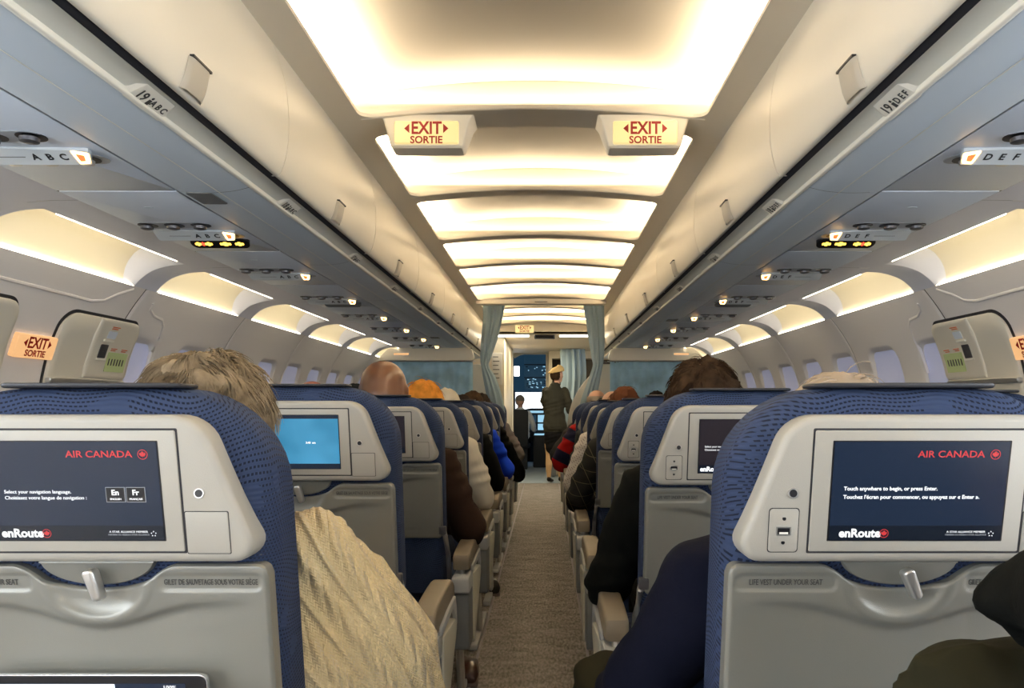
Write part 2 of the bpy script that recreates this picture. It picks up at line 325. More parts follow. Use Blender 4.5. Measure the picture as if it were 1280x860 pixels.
# side strips with rounded inner corners at each light opening
ceil_root = tag(bpy.data.objects.new('ceiling', None), kind='structure'); COL.objects.link(ceil_root)
for s in (-1, 1):
    m = MB()
    m.sheet(lambda u, v: (s * (0.60 + 0.13 * u), Y0 + (YE - Y0) * v, arch(0.60 + 0.13 * u)), 3, 12)
    m.sheet(lambda u, v: (s * 0.60, Y0 + (YE - Y0) * v, arch(0.60) + 0.012 * u), 1, 12)
    m.build('side_strip', MT['frame'], ceil_root, closed=False)
edges = [(Y0, BAYS[0][0])] + [(BAYS[i][1], BAYS[i + 1][0]) for i in range(len(BAYS) - 1)] + [(BAYS[-1][1], YE)]
for k, (a, b) in enumerate(edges):
    frame_piece(-0.60, 0.60, a, b).build('crossbar', MT['frame'], ceil_root, closed=False)
rc = 0.055
for (a, b) in BAYS:
    for s in (-1, 1):
        for (yc, sy) in ((a, 1), (b, -1)):
            m = MB(); vs = [(s * 0.60, yc, arch(0.60))]
            for k in range(7):
                t = k / 6 * math.pi / 2; vs.append((s * (0.60 - rc + rc * math.sin(t)), yc + sy * (rc - rc * math.cos(t)), arch(0.60 - rc + rc * math.sin(t))))
            n = len(vs); vs2 = [(x, y, z + 0.012) for (x, y, z) in vs]
            m.add(vs + vs2, [tuple(range(n)), tuple(range(2 * n - 1, n - 1, -1))] + [(i, (i + 1) % n, n + (i + 1) % n, n + i) for i in range(n)])
            m.build('corner_fillet', MT['frame'], ceil_root, smooth=False)
    # the arched panel the lamps wash
    def pan(u, v):
        x = -0.78 + 1.56 * u; return (x, a - 0.048 + (b - a + 0.096) * v, 2.325 - 0.085 * (x / 0.78) ** 2 - 0.02 * max(0, (abs(v - 0.5) * 2 - 0.8) / 0.2) ** 2)
    MB().sheet(pan, 24, 12).build('ceiling_panel', MT['ceil'], ceil_root, closed=False)
for k, (ya_, yb_) in enumerate(edges):       # upstands between the light bays
    ye_ = min(ya_ + 0.05, (ya_ + yb_) / 2)
    MB().sheet(lambda u, v: (-0.78 + 1.56 * u, ye_, arch(-0.78 + 1.56 * u) + 0.004 + 0.15 * v), 16, 2).build('upstand', MT['ceil'], ceil_root, closed=False)
# roof above (closes the shell so that daylight only enters by windows)
struct(MB().sheet(lambda u, v: (-1.4 + 2.8 * u, Y0 + (YE - Y0) * v, 2.42 - 0.1 * (2 * u - 1) ** 2), 8, 1).build('ceiling.001', MT['ceil'], closed=False))
struct(MB().box(-0.62, 0.62, 7.064, 7.19, 2.02 + 0.1, 2.165).build('trim_3', MT['frame']), 'beige crossbar where the blue curtains hang')
MB().box(-0.06, 0.06, 7.055, 7.062, 2.135, 2.140).build('slot', MT['gap'], bpy.data.objects['trim_3'])
# drop face with the lowered galley ceiling
struct(MB().box(-1.3, 1.3, YE, YE + 0.03, 2.05, 2.42).build('trim_4', MT['ceil']), 'cream drop face where the ceiling gets lower')
struct(MB().box(-1.6, 1.6, YE, 12.9, 2.05, 2.07).build('ceiling.002', MT['galley']), 'lowered cream galley ceiling')

# ------------------------------------------------------------------ overhead bins
BINPROF = [(0.730, 2.165), (0.705, 2.150), (0.684, 2.105), (0.662, 2.03), (0.652, 1.95), (0.652, 1.87), (0.662, 1.81), (0.676, 1.775), (0.690, 1.772)]
from bisect import bisect
def smooth_prof(P, n=4):
    out = []
    for i in range(len(P) - 1):
        p0, p1, p2, p3 = P[max(i - 1, 0)], P[i], P[i + 1], P[min(i + 2, len(P) - 1)]
        for k in range(n):
            t = k / n; out.append(tuple(0.5 * (2 * p1[j] + (p2[j] - p0[j]) * t + (2 * p0[j] - 5 * p1[j] + 4 * p2[j] - p3[j]) * t * t + (3 * p1[j] - p0[j] - 3 * p2[j] + p3[j]) * t ** 3) for j in (0, 1)))
    return out + [P[-1]]
BP = smooth_prof(BINPROF)
def bin_surface_point(z, off=0.0):
    for i in range(len(BP) - 1):
        if BP[i][1] >= z >= BP[i + 1][1]:
            t = (BP[i][1] - z) / (BP[i][1] - BP[i + 1][1] + 1e-9); return BP[i][0] + (BP[i + 1][0] - BP[i][0]) * t - off
    return BP[-1][0]
DOORS = [-1.08 + 1.03 * k for k in range(11)]
def strip(m, prof, y0, y1, s): m.sheet(lambda u, v: (s * prof[int(round(u * (len(prof) - 1)))][0], y0 + (y1 - y0) * v, prof[int(round(u * (len(prof) - 1)))][1]), len(prof) - 1, 1)
TROUGH = [(0.704, 1.764), (0.715, 1.7645), (0.730, 1.760), (0.748, 1.750)]
LOW = smooth_prof([(0.758, 1.741), (0.80, 1.731), (0.86, 1.726), (0.92, 1.727), (0.950, 1.731)])
ordn = ['first', 'second', 'third', 'fourth', 'fifth', 'sixth', 'seventh', 'eighth', 'ninth', 'tenth', 'eleventh', 'twelfth']
protos = {}
for s, side in ((-1, 'left'), (1, 'right')):
    # length covers two doors: a module; each module is one bin with two doors
    for k in range(1, len(DOORS) - 1):
        y0, y1 = DOORS[k], DOORS[k + 1]
        vis = k - 1
        lab = ('%s cream overhead bin from the camera on the %s of the aisle' % (ordn[max(vis, 0)], side)) if vis >= 0 else 'cream overhead bin behind the camera on the %s' % side
        t = thing('overhead_bin', lab, 'bin', (0, y0, 0), 'overhead bins along the %s side' % side)
        if side in protos:
            for ch in protos[side].children: copy_tree(ch, t)
            continue
        protos[side] = t; L = 1.03; g = 0.0022
        m = MB(); strip(m, BP, g, L - g, s)
        m.sheet(lambda u, v: (s * (BP[int(round(u * (len(BP) - 1)))][0] + 0.02 * v), L - g, BP[int(round(u * (len(BP) - 1)))][1]), len(BP) - 1, 1)
        m.sheet(lambda u, v: (s * (BP[int(round(u * (len(BP) - 1)))][0] + 0.02 * v), g, BP[int(round(u * (len(BP) - 1)))][1]), len(BP) - 1, 1)
        m.build('door', MT['bin'], t, closed=False, angle=50)
        m = MB(); m.box(min(s * 0.70, s * 1.27), max(s * 0.70, s * 1.27), 0, L, 1.79, 2.16); m.build('body', MT['gap'], t, smooth=False)
        m = MB(); strip(m, [(0.678, 1.785), (0.690, 1.776), (0.706, 1.767)], 0, L, s); m.build('gap_strip', MT['gap'], t, closed=False)  # black strip paints the shade in the gap below the door
        m = MB(); strip(m, TROUGH, 0, L, s); m.build('hand_channel', MT['trough'], t, closed=False)
        m = MB(); m.plate(rrect(0.746, 0.758, 1.739, 1.755, 0.004), 0.0, L, 0, P=lambda a, b, c: (s * a, c, b)); m.build('lip', MT['lip'], t)
        m = MB(); strip(m, LOW, 0.001, L - 0.001, s)
        m.build('underside', MT['binlow'], t, closed=False)
        # seam line along the underside
        MB().box(min(s * 0.838, s * 0.8395), max(s * 0.838, s * 0.8395), 0, L, 1.7262, 1.7275).build('seam', MT['trough'], t, smooth=False)
        # latch: curved paddle low on the door
        yc = 0.52; m = MB()
        def lp(u, v):
            z = 1.775 + 0.062 * v; e = (1 - abs(2 * u - 1) ** 6) * 1.0
            return (s * (bin_surface_point(z) - 0.010 * e * (1 - 0.35 * v) - 0.001), yc - 0.045 + 0.09 * u, z)
        m.sheet(lp, 12, 8); m.build('latch', MT['latchm'], t, closed=False)
        m = MB(); zt = 1.838; xx = bin_surface_point(zt, 0.0095); m.box(min(s * xx, s * (xx + .012)), max(s * xx, s * (xx + .012)), yc - 0.040, yc + 0.040, zt - 0.001, zt + 0.0035); m.build('latch_slot', MT['black'], t, smooth=False)
# seat-row placards on the bin channel
PLY = [1.47 + 0.787 * k for k in range(9)]
for s, side in ((-1, 'left'), (1, 'right')):
    for k, y in enumerate(PLY):
        t = thing('row_number_placard', 'small ivory seat row placard, %s from the camera on the %s bin edge' % (ordn[k], side), 'placard', (0, y, 0), 'seat row placards on the %s bin edge' % side)
        m = MB()
        P0 = [(0.756, 1.7385), (0.712, 1.756), (0.700, 1.776)]
        # wedge shaped body: face looks down the aisle towards the middle
        f = [(0.757, -0.062, 1.738), (0.757, 0.062, 1.738), (0.716, 0.052, 1.764), (0.716, -0.052, 1.764), (0.752, -0.10, 1.752), (0.752, 0.10, 1.752), (0.722, 0.08, 1.773), (0.722, -0.08, 1.773)]
        m.add([(s * a, b, c) for a, b, c in f], [(0, 1, 2, 3), (0, 3, 7, 4), (1, 5, 6, 2), (3, 2, 6, 7), (0, 4, 5, 1), (4, 7, 6, 5)])
        m.build('housing', MT['lip'], t, smooth=False)
        nrm = Vector((-s * 0.53, 0, -0.85)); c = Vector((s * 0.7365, 0, 1.751)) + nrm * 0.0012
        # text axes: reads along the aisle
        xa = Vector((0, 1 if s < 0 else -1, 0)); za = nrm.normalized(); ya = za.cross(xa)
        from mathutils import Matrix
        rot = Matrix((xa, ya, za)).transposed().to_euler()
        tx = ('%d' % (19 - k)) + (' CBA' if s < 0 else '  FED')
        n_ = '19' if k == 0 else str(19 - k)
        a_ = -1 if s < 0 else -1
        for (q, off, sz) in ((n_, -0.033, 0.030), ('A B C' if s < 0 else 'D E F', 0.026, 0.021)):
            o = link('lettering', text_mesh(q, sz, MT['ink'], bold=0.0004), t, c + xa * off); o.rotation_euler = rot
        mm = MB(); mm.ell((0, 0.008, 0), (0.0035, 0.0035, 0.0008), 8, 4); mm.box(-0.004, 0.004, -0.010, 0.003, -0.0005, 0.0008)
        o = mm.build('seat_symbol', MT['ink'], t); o.location = c + xa * -0.006; o.rotation_euler = rot

# grilles in the bin undersides
for s, side, ys in ((-1, 'left', (2.06, 6.3)), (1, 'right', (5.0,))):
    for y in ys:
        t = thing('air_grille', 'dark grey speaker grille set in the %s bin underside, %s' % (side, 'near the front' if y > 3 else 'near the second service panel'), 'grille', (s * 0.895, y, 1.7255))
        MB().plate(rrect(-0.035, 0.035, -0.055, 0.055, 0.006), -0.002, 0.002, 0, P=lambda a, b, c: (a, b, c)).build('grille_plate', MT['dgrey'], t)

# ------------------------------------------------------------------ passenger service panels
PSY = [1.69 + 0.787 * k for k in range(-1, 8)]
psu_proto = {}
def flat(a, b, c): return (a, b, c)
def zf(y): return -0.002 - (y + 0.026) / 0.048 * 0.024
def wedge(a, b, c): return (a, b, zf(b) * c)
def wedge2(a, b, c): return (a, b, (-0.002 - (b - 0.105) / 0.045 * 0.022) * c)
for s, side in ((-1, 'left'), (1, 'right')):
    for k, y in enumerate(PSY):
        kk = k - 1
        lab = '%s grey service panel from the camera above the %s seats' % (ordn[max(kk, 0)], side) if kk >= 0 else 'grey service panel behind the camera on the %s' % side
        if kk == 1: lab = 'service panel with the lit amber and red seat belt sign above the %s seats' % side
        t = thing('service_panel', lab, 'panel', (0, y, 1.731), 'service panels above the %s seats' % side)
        if side in psu_proto:
            for ch in psu_proto[side].children: copy_tree(ch, t)
        else:
            psu_proto[side] = t
            MB().plate([(s * a, b) for a, b in rrect(0.957, 1.279, -0.46, 0.318, 0.004)], 0.0, 0.02, 0.002, 2, P=flat).build('panel', MT['psu'], t)
            # two long recesses with dark openings, air nozzles and lamp lenses
            for (yy, n_, nm) in ((-0.088, 3, 'nozzle_bay'), (0.058, 3, 'lamp_bay')):
                b_ = MB().plate([(s * a, b) for a, b in rrect(0.985 + (0.05 if yy < 0 else 0), 1.235 + (0.02 if yy < 0 else 0), yy - 0.034, yy + 0.034, 0.033, 8)], -0.0012, 0.003, 0.001, 1, P=flat).build(nm, mat('bay_grey', (0.40, 0.44, 0.48), 0.35), t)
                for j in range(3):
                    xx = 1.035 + 0.085 * j + (0.03 if yy < 0 else 0.0)
                    MB().plate([(s * (xx + 0.031 * math.cos(q)), yy + 0.029 * math.sin(q)) for q in [2 * math.pi * i / 18 for i in range(18)]], -0.002, 0.0, 0, P=flat).build('opening', MT['black'], b_)
                    m = MB(); m.loft([[(s * xx + r * math.cos(2 * math.pi * i / 14), yy - 0.006 + r * math.sin(2 * math.pi * i / 14), z) for i in range(14)] for r, z in ((0.012, -0.001), (0.020, -0.006), (0.019, -0.014), (0.010, -0.017))])
                    m.build('nozzle' if yy < 0 else 'lamp_lens', MT['dmetal'] if yy < 0 else MT['metal'], b_)
            # label bar
            bar = MB().plate([(s * a, b) for a, b in rpoly([(0.985, -0.016), (1.255, -0.026), (1.255, 0.022), (1.0, 0.022)], 0.006, 2)], 1.0, 0.0, 0, P=wedge).build('label_bar', mat('bar_grey', (0.58, 0.62, 0.64), 0.4), t)
            for j, ch in enumerate('CBA' if s < 0 else 'DEF'):
                o = letters(ch, 0.026, MT['blackink'], bar, (s * (1.052 + 0.032 * j), 0.0, zf(0.0) - 0.0008), (math.pi - 0.4636, 0, 0), bold=0.0006)
            MB().box(min(s * 1.14, s * 1.21), max(s * 1.14, s * 1.21), -0.001, 0.001, zf(0) - 0.0008, zf(0)).build('fine_print', MT['ink'], bar, smooth=False)
            # lit no-smoking lamp: glowing outline around a dark centre
            outl = rpoly([(0.990, -0.010), (1.028, -0.018), (1.024, 0.016), (1.000, 0.014)], 0.003, 2)
            MB().plate([(s * a, b) for a, b in outl], 1.14, 0.9, 0, P=wedge).build('indicator_lamp', MT['reading'], bar)
            inn = rpoly([(1.002, -0.006), (1.020, -0.010), (1.018, 0.008), (1.006, 0.007)], 0.002, 2)
            MB().plate([(s * a, b) for a, b in inn], 1.22, 0.9, 0, P=wedge).build('indicator_symbol', mat('indicator_brown', (0.3, 0.1, 0.04), 0.5, emit=(0.8, 0.2, 0.05), estr=0.6), bar)
            # small screw plate
            MB().plate([(s * 1.12 + 0.014 * math.cos(q), -0.30 + 0.008 * math.sin(q)) for q in [2 * math.pi * i / 12 for i in range(12)]], -0.001, 0.001, 0, P=flat).build('call_button', MT['binlow'], t)
        if kk in (1, 3):
            b_ = MB().plate([(s * a, b) for a, b in rrect(0.995, 1.20, 0.105, 0.150, 0.022, 6)], 1.0, 0.0, 0, P=wedge2).build('sign_bar', MT['black'] if kk == 1 else MT['dgrey'], t)
            if kk == 1:
                for (xa_, xb_, mm) in ((1.015, 1.045, 'amber'), (1.060, 1.098, 'amber'), (1.125, 1.150, 'amber'), (1.150, 1.164, 'redlit'), (1.164, 1.185, 'amber')):
                    q = (xa_ + xb_) / 2; hw = (xb_ - xa_) / 2
                    m = MB(); m.plate(rrect(s * q - hw, s * q + hw, 0.124, 0.133, 0.002), 1.10, 0.9, 0, P=wedge2); m.plate(rrect(s * q - hw * .35, s * q + hw * .35, 0.120, 0.137, 0.002), 1.08, 0.9, 0, P=wedge2)
                    m.build('belt_symbol', MT[mm], b_)
    # valance strip outside the service panels, one piece per sidewall bay
    pass

# ------------------------------------------------------------------ valance, cove and sidewall panels
WALLP = smooth_prof([(1.640, 1.640), (1.69, 1.575), (1.738, 1.50), (1.778, 1.42), (1.812, 1.32), (1.835, 1.20), (1.845, 1.05), (1.84, 0.90), (1.82, 0.70), (1.78, 0.45), (1.72, 0.20), (1.68, 0.0)], 5)
def wall_x(z):
    for i in range(len(WALLP) - 1):
        if WALLP[i][1] >= z >= WALLP[i + 1][1]:
            t = (WALLP[i][1] - z) / (WALLP[i][1] - WALLP[i + 1][1] + 1e-9); return WALLP[i][0] + (WALLP[i + 1][0] - WALLP[i][0]) * t
    return WALLP[0][0] if z > 1 else WALLP[-1][0]
def sdrr(px, pz, cx, cz, hx, hz, r):
    qx = abs(px - cx) - hx + r; qz = abs(pz - cz) - hz + r
    return math.hypot(max(qx, 0), max(qz, 0)) + min(max(qx, qz), 0) - r
WZ, WHX, WHZ = 1.250, 0.150, 0.190
def panel_mesh(s, L, wins):
    zs = [1.64 - 0.012 * i for i in range(0, 50)] + [1.04 - 0.06 * i for i in range(0, 16)] + [0.08, 0.0]
    ny = 96; vs = []; fs = []
    for z in zs:
        for i in range(ny + 1):
            y = 0.003 + (L - 0.006) * i / ny; d = 0
            for wc in wins:
                q = sdrr(y, z, wc, WZ, WHX, WHZ, 0.065); d = max(d, min(1, max(0, (0.012 - q) / 0.024)))
            d = d * d * (3 - 2 * d)
            e = min(1, min(i, ny - i) / 1.0); vs.append((s * (wall_x(z) + 0.024 * d + 0.006 * (1 - e)), y, z))
    n = ny + 1
    for j in range(len(zs) - 1):
        for i in range(ny): fs.append((j * n + i, j * n + i + 1, (j + 1) * n + i + 1, (j + 1) * n + i))
    m = MB(); m.add(vs, fs); return m.mesh('sidewall_panel', MT['wall'], closed=False, angle=60)
VAL = smooth_prof([(1.284, 1.734), (1.36, 1.733), (1.43, 1.728)], 3)
RIB = smooth_prof([(1.43, 1.728), (1.50, 1.722), (1.57, 1.700), (1.615, 1.668), (1.640, 1.640)], 4)
CV = smooth_prof([(1.436, 1.742), (1.47, 1.775), (1.53, 1.790), (1.60, 1.760), (1.640, 1.700), (1.650, 1.648)], 4)
wn = 0
for s, side in ((-1, 'left'), (1, 'right')):
    root = tag(bpy.data.objects.new('wall_%s' % side, None), kind='structure'); COL.objects.link(root)
    outer = MB().sheet(lambda u, v: (s * (1.30 + (0.62 * u)), Y0 + (12.9 - Y0) * v, 1.84 - 0.0 * u), 1, 1)
    outer.sheet(lambda u, v: (s * 1.92, Y0 + (12.9 - Y0) * v, 1.84 * (1 - u)), 1, 1); outer.build('outer_skin', MT['gap'], root, closed=False)
    pm2 = panel_mesh(s, 1.03, (0.18, 0.70)); pm0 = panel_mesh(s, 1.03, ())
    mv = MB(); strip(mv, VAL, 0.001, 1.029, s); mv = mv.mesh('valance', MT['psu2'], closed=False)
    mr = MB(); n_ = len(RIB) - 1
    mr.sheet(lambda u, v: (s * RIB[int(round(u * n_))][0], 0.93 + 0.17 * v + 0.0, RIB[int(round(u * n_))][1]), n_, 1)
    # curved flanks of the rib going up into the cove
    nc = len(CV) - 1
    mr.sheet(lambda u, v: (s * (RIB[int(round(u * n_))][0] * (1 - v) + CV[int(round(u * nc)) if False else min(nc, int(round(u * nc)))][0] * v), 0.93 - 0.09 * v * (1.0 - 0.3 * u), RIB[int(round(u * n_))][1] * (1 - v) + CV[min(nc, int(round(u * nc)))][1] * v), n_, 4)
    mr.sheet(lambda u, v: (s * (RIB[int(round(u * n_))][0] * (1 - v) + CV[min(nc, int(round(u * nc)))][0] * v), 1.10 + 0.05 * v, RIB[int(round(u * n_))][1] * (1 - v) + CV[min(nc, int(round(u * nc)))][1] * v), n_, 4)
    mr = mr.mesh('cove_rib', MT['psu2'], closed=False)
    mc = MB(); strip(mc, CV, 0.05, 0.98, s); mc = mc.mesh('cove_panel', MT['cove'], closed=False)
    ml = MB(); ml.plate(rrect(1.4295, 1.434, 1.7265, 1.7335, 0.0015, 2), 0.13, 0.86, 0, P=lambda a, b, c: (s * a, c, b))
    ml.plate(rrect(1.641, 1.647, 1.638, 1.646, 0.0015, 2), 0.10, 0.93, 0, P=lambda a, b, c: (s * a, c, b)); ml = ml.mesh('light_slit', MT['line'])
    for j, y in enumerate(COVE[:-1]):
        link('sidewall_panel', pm2 if (y > 3.0 or y < 0.9) else pm0, root, (0, y, 0)); link('valance', mv, root, (0, y, 0)); link('cove_rib', mr, root, (0, y, 0))
        link('cove_panel', mc, root, (0, y, 0)); link('light_slit', ml, root, (0, y, 0))
        if y > 3.0 or y < 0.9:
            for wc in (0.18, 0.70):
                wn += 1
                m = MB(); m.sheet(lambda u, v: (s * (wall_x(WZ - WHZ + 2 * WHZ * v) + 0.020), wc - WHX + 2 * WHX * u, WZ - WHZ + 2 * WHZ * v), 8, 10)
                wk = 'win_%s%d' % (side, y < 0.9)
                if wk in protos:
                    o = link('window_%d' % wn, protos[wk].data, None, (0, y + wc, 0))
                else:
                    vs = []; out = rrect(-WHX + 0.004, WHX - 0.004, WZ - WHZ + 0.004, WZ + WHZ - 0.004, 0.062, 6)
                    m = MB(); cz = [q for q in out]
                    rings = []
                    for f in (1.0, 0.75, 0.5, 0.25, 0.02):
                        rings.append([(s * (wall_x(WZ + (b - WZ) * f) + 0.020), a * f, WZ + (b - WZ) * f) for a, b in cz])
                    m.loft(rings, cap=False); o = m.build('window_%d' % wn, MT['daylit'] if y < 0.9 else MT['shade'], closed=False); o.location = (0, y + wc, 0); protos[wk] = o
                struct(o, 'rounded window with its lavender shade down' if y > 0.9 else 'rounded window with its shade open to daylight')
# embossed ridge lines on the sidewall beside the hatches
for s, side in ((-1, 'left'), (1, 'right')):
    r_ = bpy.data.objects['wall_%s' % side]; p = []
    for (y, z) in ((2.15, 1.565), (2.6, 1.560), (2.86, 1.556), (2.93, 1.568), (2.98, 1.60), (3.05, 1.63)): p.append((s * (wall_x(z) + 0.006), y, z))
    MB().tube(p, 0.009, 8).build('embossed_ridge', MT['wall'], r_)
    p = [(s * (wall_x(z) + 0.006), y, z) for (y, z) in ((3.25, 1.60), (3.26, 1.575), (3.32, 1.552), (3.40, 1.545), (3.44, 1.52), (3.46, 1.47), (3.46, 1.40), (3.455, 1.3))]
    MB().tube(p, 0.009, 8).build('embossed_ridge', MT['wall'], r_)
# rear bulkhead (behind the camera)
struct(MB().box(-1.95, 1.95, Y0 - 0.05, Y0, 0, 2.45).build('wall_rear', MT['wall'], smooth=False))

# ------------------------------------------------------------------ overwing exit hatches
def wallplate(m, s, out, t0, t1, r=0.0, seg=2):
    # plate following the curved sidewall; out in (y, z); t measured towards the cabin
    o2 = []
    for i_ in range(len(out)):
        p_, q_ = out[i_], out[(i_ + 1) % len(out)]; k_ = max(1, int(abs(p_[1] - q_[1]) / 0.03))
        o2 += [(p_[0] + (q_[0] - p_[0]) * w_ / k_, p_[1] + (q_[1] - p_[1]) * w_ / k_) for w_ in range(k_)]
    out = o2
    ys = [q[0] for q in out]; zs = [q[1] for q in out]; z0, z1 = min(zs), max(zs)
    n = len(out); N_ = 10; cz = (z0 + z1) / 2; cy = (min(ys) + max(ys)) / 2; rings = []
    fs_ = [(0.02, t1), (0.3, t1), (0.6, t1), (0.85, t1)]
    def ring(f, ins, t):
        res = []
        for (y, z) in out:
            yy = cy + (y - cy) * f; zz = cz + (z - cz) * f
            if ins: yy = cy + (y - cy) * (1 - ins / max(abs(max(ys) - cy), .01)); zz = cz + (z - cz) * (1 - ins / max(abs(z1 - cz), .01))
            res.append((s * (wall_x(min(zz, 1.64)) - t), yy, zz))
        return res
    for f, t in fs_: rings.append(ring(f, 0, t))
    rings.append(ring(1, r, t1) if r else ring(0.97, 0, t1))
    rings.append(ring(1, 0, t1 - r)); rings.append(ring(1, 0, t0))
    m.loft(rings, cap=False); return m
for s, side in ((-1, 'left'), (1, 'right')):
    for hi, y0 in enumerate((2.76, 2.02)):
        lab = 'ivory exit hatch %s the %s wall exit sign' % ('with a green placard, ahead of' if hi == 0 else 'cut off by the photo edge, nearer than', side)
        t = thing('exit_hatch', lab, 'hatch', (0, y0, 0))
        W = 0.50
        m = MB(); wallplate(m, s, rpoly([(-0.012, 0.5), (W + 0.012, 0.5), (W + 0.012, 1.515), (-0.012, 1.515)], 0.07, 8), 0.0, 0.003); m.build('seal', MT['gap'], t, closed=False)
        m = MB(); wallplate(m, s, rpoly([(0, 0.52), (W, 0.52), (W, 1.503), (0, 1.503)], 0.065, 8), 0.0, 0.016, 0.006); m.build('panel', MT['hatch'], t, closed=False, angle=50)
        m = MB(); wallplate(m, s, rpoly([(0.20, 1.262), (W - 0.004, 1.262), (W - 0.004, 1.500), (0.20, 1.500)], [0.004, 0.02, 0.06, 0.004], 6), 0.01, 0.024, 0.004); cv = m.build('handle_cover', MT['hatch'], t, closed=False, angle=50)
        m = MB(); wallplate(m, s, rrect(0.0, W - 0.01, 1.235, 1.256, 0.006), 0.01, 0.030, 0.004); m.build('sill', MT['metal'], t, closed=False)
        if hi == 0:
            m = MB(); wallplate(m, s, rrect(0.275, 0.335, 1.425, 1.455, 0.006), 0.02, 0.0255); m.build('handle_recess', MT['psu'], cv, closed=False)
            m = MB(); wallplate(m, s, rrect(0.262, 0.325, 1.412, 1.420, 0.002), 0.02, 0.031); m.build('handle', MT['lip'], cv, closed=False)
            m = MB(); wallplate(m, s, rrect(0.258, 0.308, 1.345, 1.400, 0.004), 0.02, 0.0265); m.build('indicator_window', MT['dmetal'], cv, closed=False)
            m = MB(); wallplate(m, s, rrect(0.252, 0.312, 1.336, 1.343, 0.002), 0.02, 0.030); m.build('indicator_sill', MT['lip'], cv, closed=False)
            m = MB(); wallplate(m, s, rrect(0.325, 0.465, 1.292, 1.372, 0.003), 0.02, 0.0262); m.build('green_placard', MT['green'], cv, closed=False)
            for q in range(6):
                m = MB(); wallplate(m, s, rrect(0.338 + q * 0.020, 0.346 + q * 0.020, 1.318, 1.346, 0.002), 0.02, 0.0268); m.build('placard_figure', MT['ink'], cv, closed=False)
            for (a, b, z) in ((0.285, 0.335, 1.470), (0.285, 0.325, 1.463), (0.335, 0.375, 1.385), (0.410, 0.450, 1.385), (0.335, 0.365, 1.378), (0.410, 0.440, 1.378)):
                m = MB(); wallplate(m, s, rrect(a, b, z, z + 0.0035, 0.001, 1), 0.02, 0.027); m.build('red_print', MT['orangeink'], cv, closed=False)
    # wall exit sign between the hatches: lit box with red letters
    t = thing('wall_exit_sign', 'small orange lit EXIT SORTIE sign on the %s wall beside the hatch' % side, 'sign', (s * wall_x(1.36), 2.66, 1.365))
    t.rotation_euler = (math.radians(18), 0, (math.pi / 2) * (1 if s < 0 else -1))
    MB().plate(rrect(-0.102, 0.102, -0.043, 0.043, 0.006), -0.022, 0.01, 0.003).build('housing', MT['signo'], t)
    def exit_text(t, yy, sc):
        letters('EXIT', 0.066 * sc, MT['redink'], t, (0, yy, 0.016 * sc), sx=0.86, bold=0.0017 * sc, name='lettering')
        letters('SORTIE', 0.038 * sc, MT['redink'], t, (0, yy, -0.028 * sc), bold=0.0011 * sc, name='lettering')
        for d in (-1, 1):
            MB().add([(d * 0.064 * sc, yy - 0.0003, 0.034 * sc), (d * 0.064 * sc, yy - 0.0003, -0.002 * sc), (d * 0.084 * sc, yy - 0.0003, 0.016 * sc)], [(0, 1, 2)]).build('arrow', MT['redink'], t, closed=False)
    exit_text(t, -0.0228, 0.86)
# ceiling exit signs under the wide crossbar
for xc, lab in ((-0.372, 'left of the two lit EXIT SORTIE signs hanging from the ceiling'), (0.392, 'right of the two lit EXIT SORTIE signs hanging from the ceiling')):
    t = thing('ceiling_exit_sign', lab, 'sign', (xc, 2.61, 2.102))
    m = MB(); rings = []
    for z, hw, y0_, y1_ in ((0.066, 0.165, -0.012, 0.13), (0.045, 0.152, -0.012, 0.12), (-0.040, 0.128, -0.006, 0.085), (-0.047, 0.122, 0.0, 0.08)):
        rings.append([(a, b, z) for a, b in rrect(-hw, hw, y0_, y1_, 0.008, 3)])
    m.loft(rings).build('housing', MT['bin'], t)
    MB().plate(rrect(-0.112, 0.112, -0.036, 0.042, 0.006), -0.020, 0.0, 0.004).build('lit_face', MT['sign'], t)
    exit_text(t, -0.0210, 0.92)

# ------------------------------------------------------------------ class divider: header panels, curtains, partitions
for s, side in ((-1, 'left'), (1, 'right')):
    t = thing('header_panel', 'white header panel above the blue curtain %s of the aisle' % side, 'panel', (0, YD, 0))
    MB().plate([(s * a, b) for a, b in rpoly([(0.66, 1.60), (1.62, 1.60), (1.62, 1.64), (1.52, 1.728), (0.70, 1.728)], [0.03, 0.01, 0.02, 0.05, 0.05], 4)], -0.03, 0.03, 0.006).build('board', MT['bin'], t)
    for q in range(2):
        MB().box(s * 1.40 - 0.075, s * 1.40 + 0.075, -0.034, -0.030, 1.655 - q * 0.0, 1.675).build('sign_print', MT['signo'], t, smooth=False) if q == 0 else None
    MB().plate(rrect(s * 1.40 - 0.085, s * 1.40 + 0.085, 1.645, 1.685, 0.005), -0.0325, -0.029).build('sign_plate', MT['lip'], t)
    cx0, cx1 = 0.69, 1.60
    def cur(u, v):
        x = cx0 + (cx1 - cx0) * u; z = 1.59 - 1.1 * v
        return (s * x, YD + 0.02 + 0.014 * math.sin(x * 60 + 1.5 * math.sin(z * 4)) * (0.4 + v) + 0.012 * noise.noise(Vector((x * 5, z * 4, s))), z)
    o = MB().sheet(cur, 90, 24).build('blue_divider_curtain', MT['curtainb'], closed=False)
    tag(o, 'flat blue curtain hanging under the header panel %s of the aisle' % side, 'curtain')
    rail = MB().tube([(s * 0.66, YD, 1.594), (s * 1.62, YD, 1.594)], 0.006, 8).build('curtain_rail', MT['metal']); tag(rail, 'thin metal curtain rail under the %s header panel' % side, 'rail')
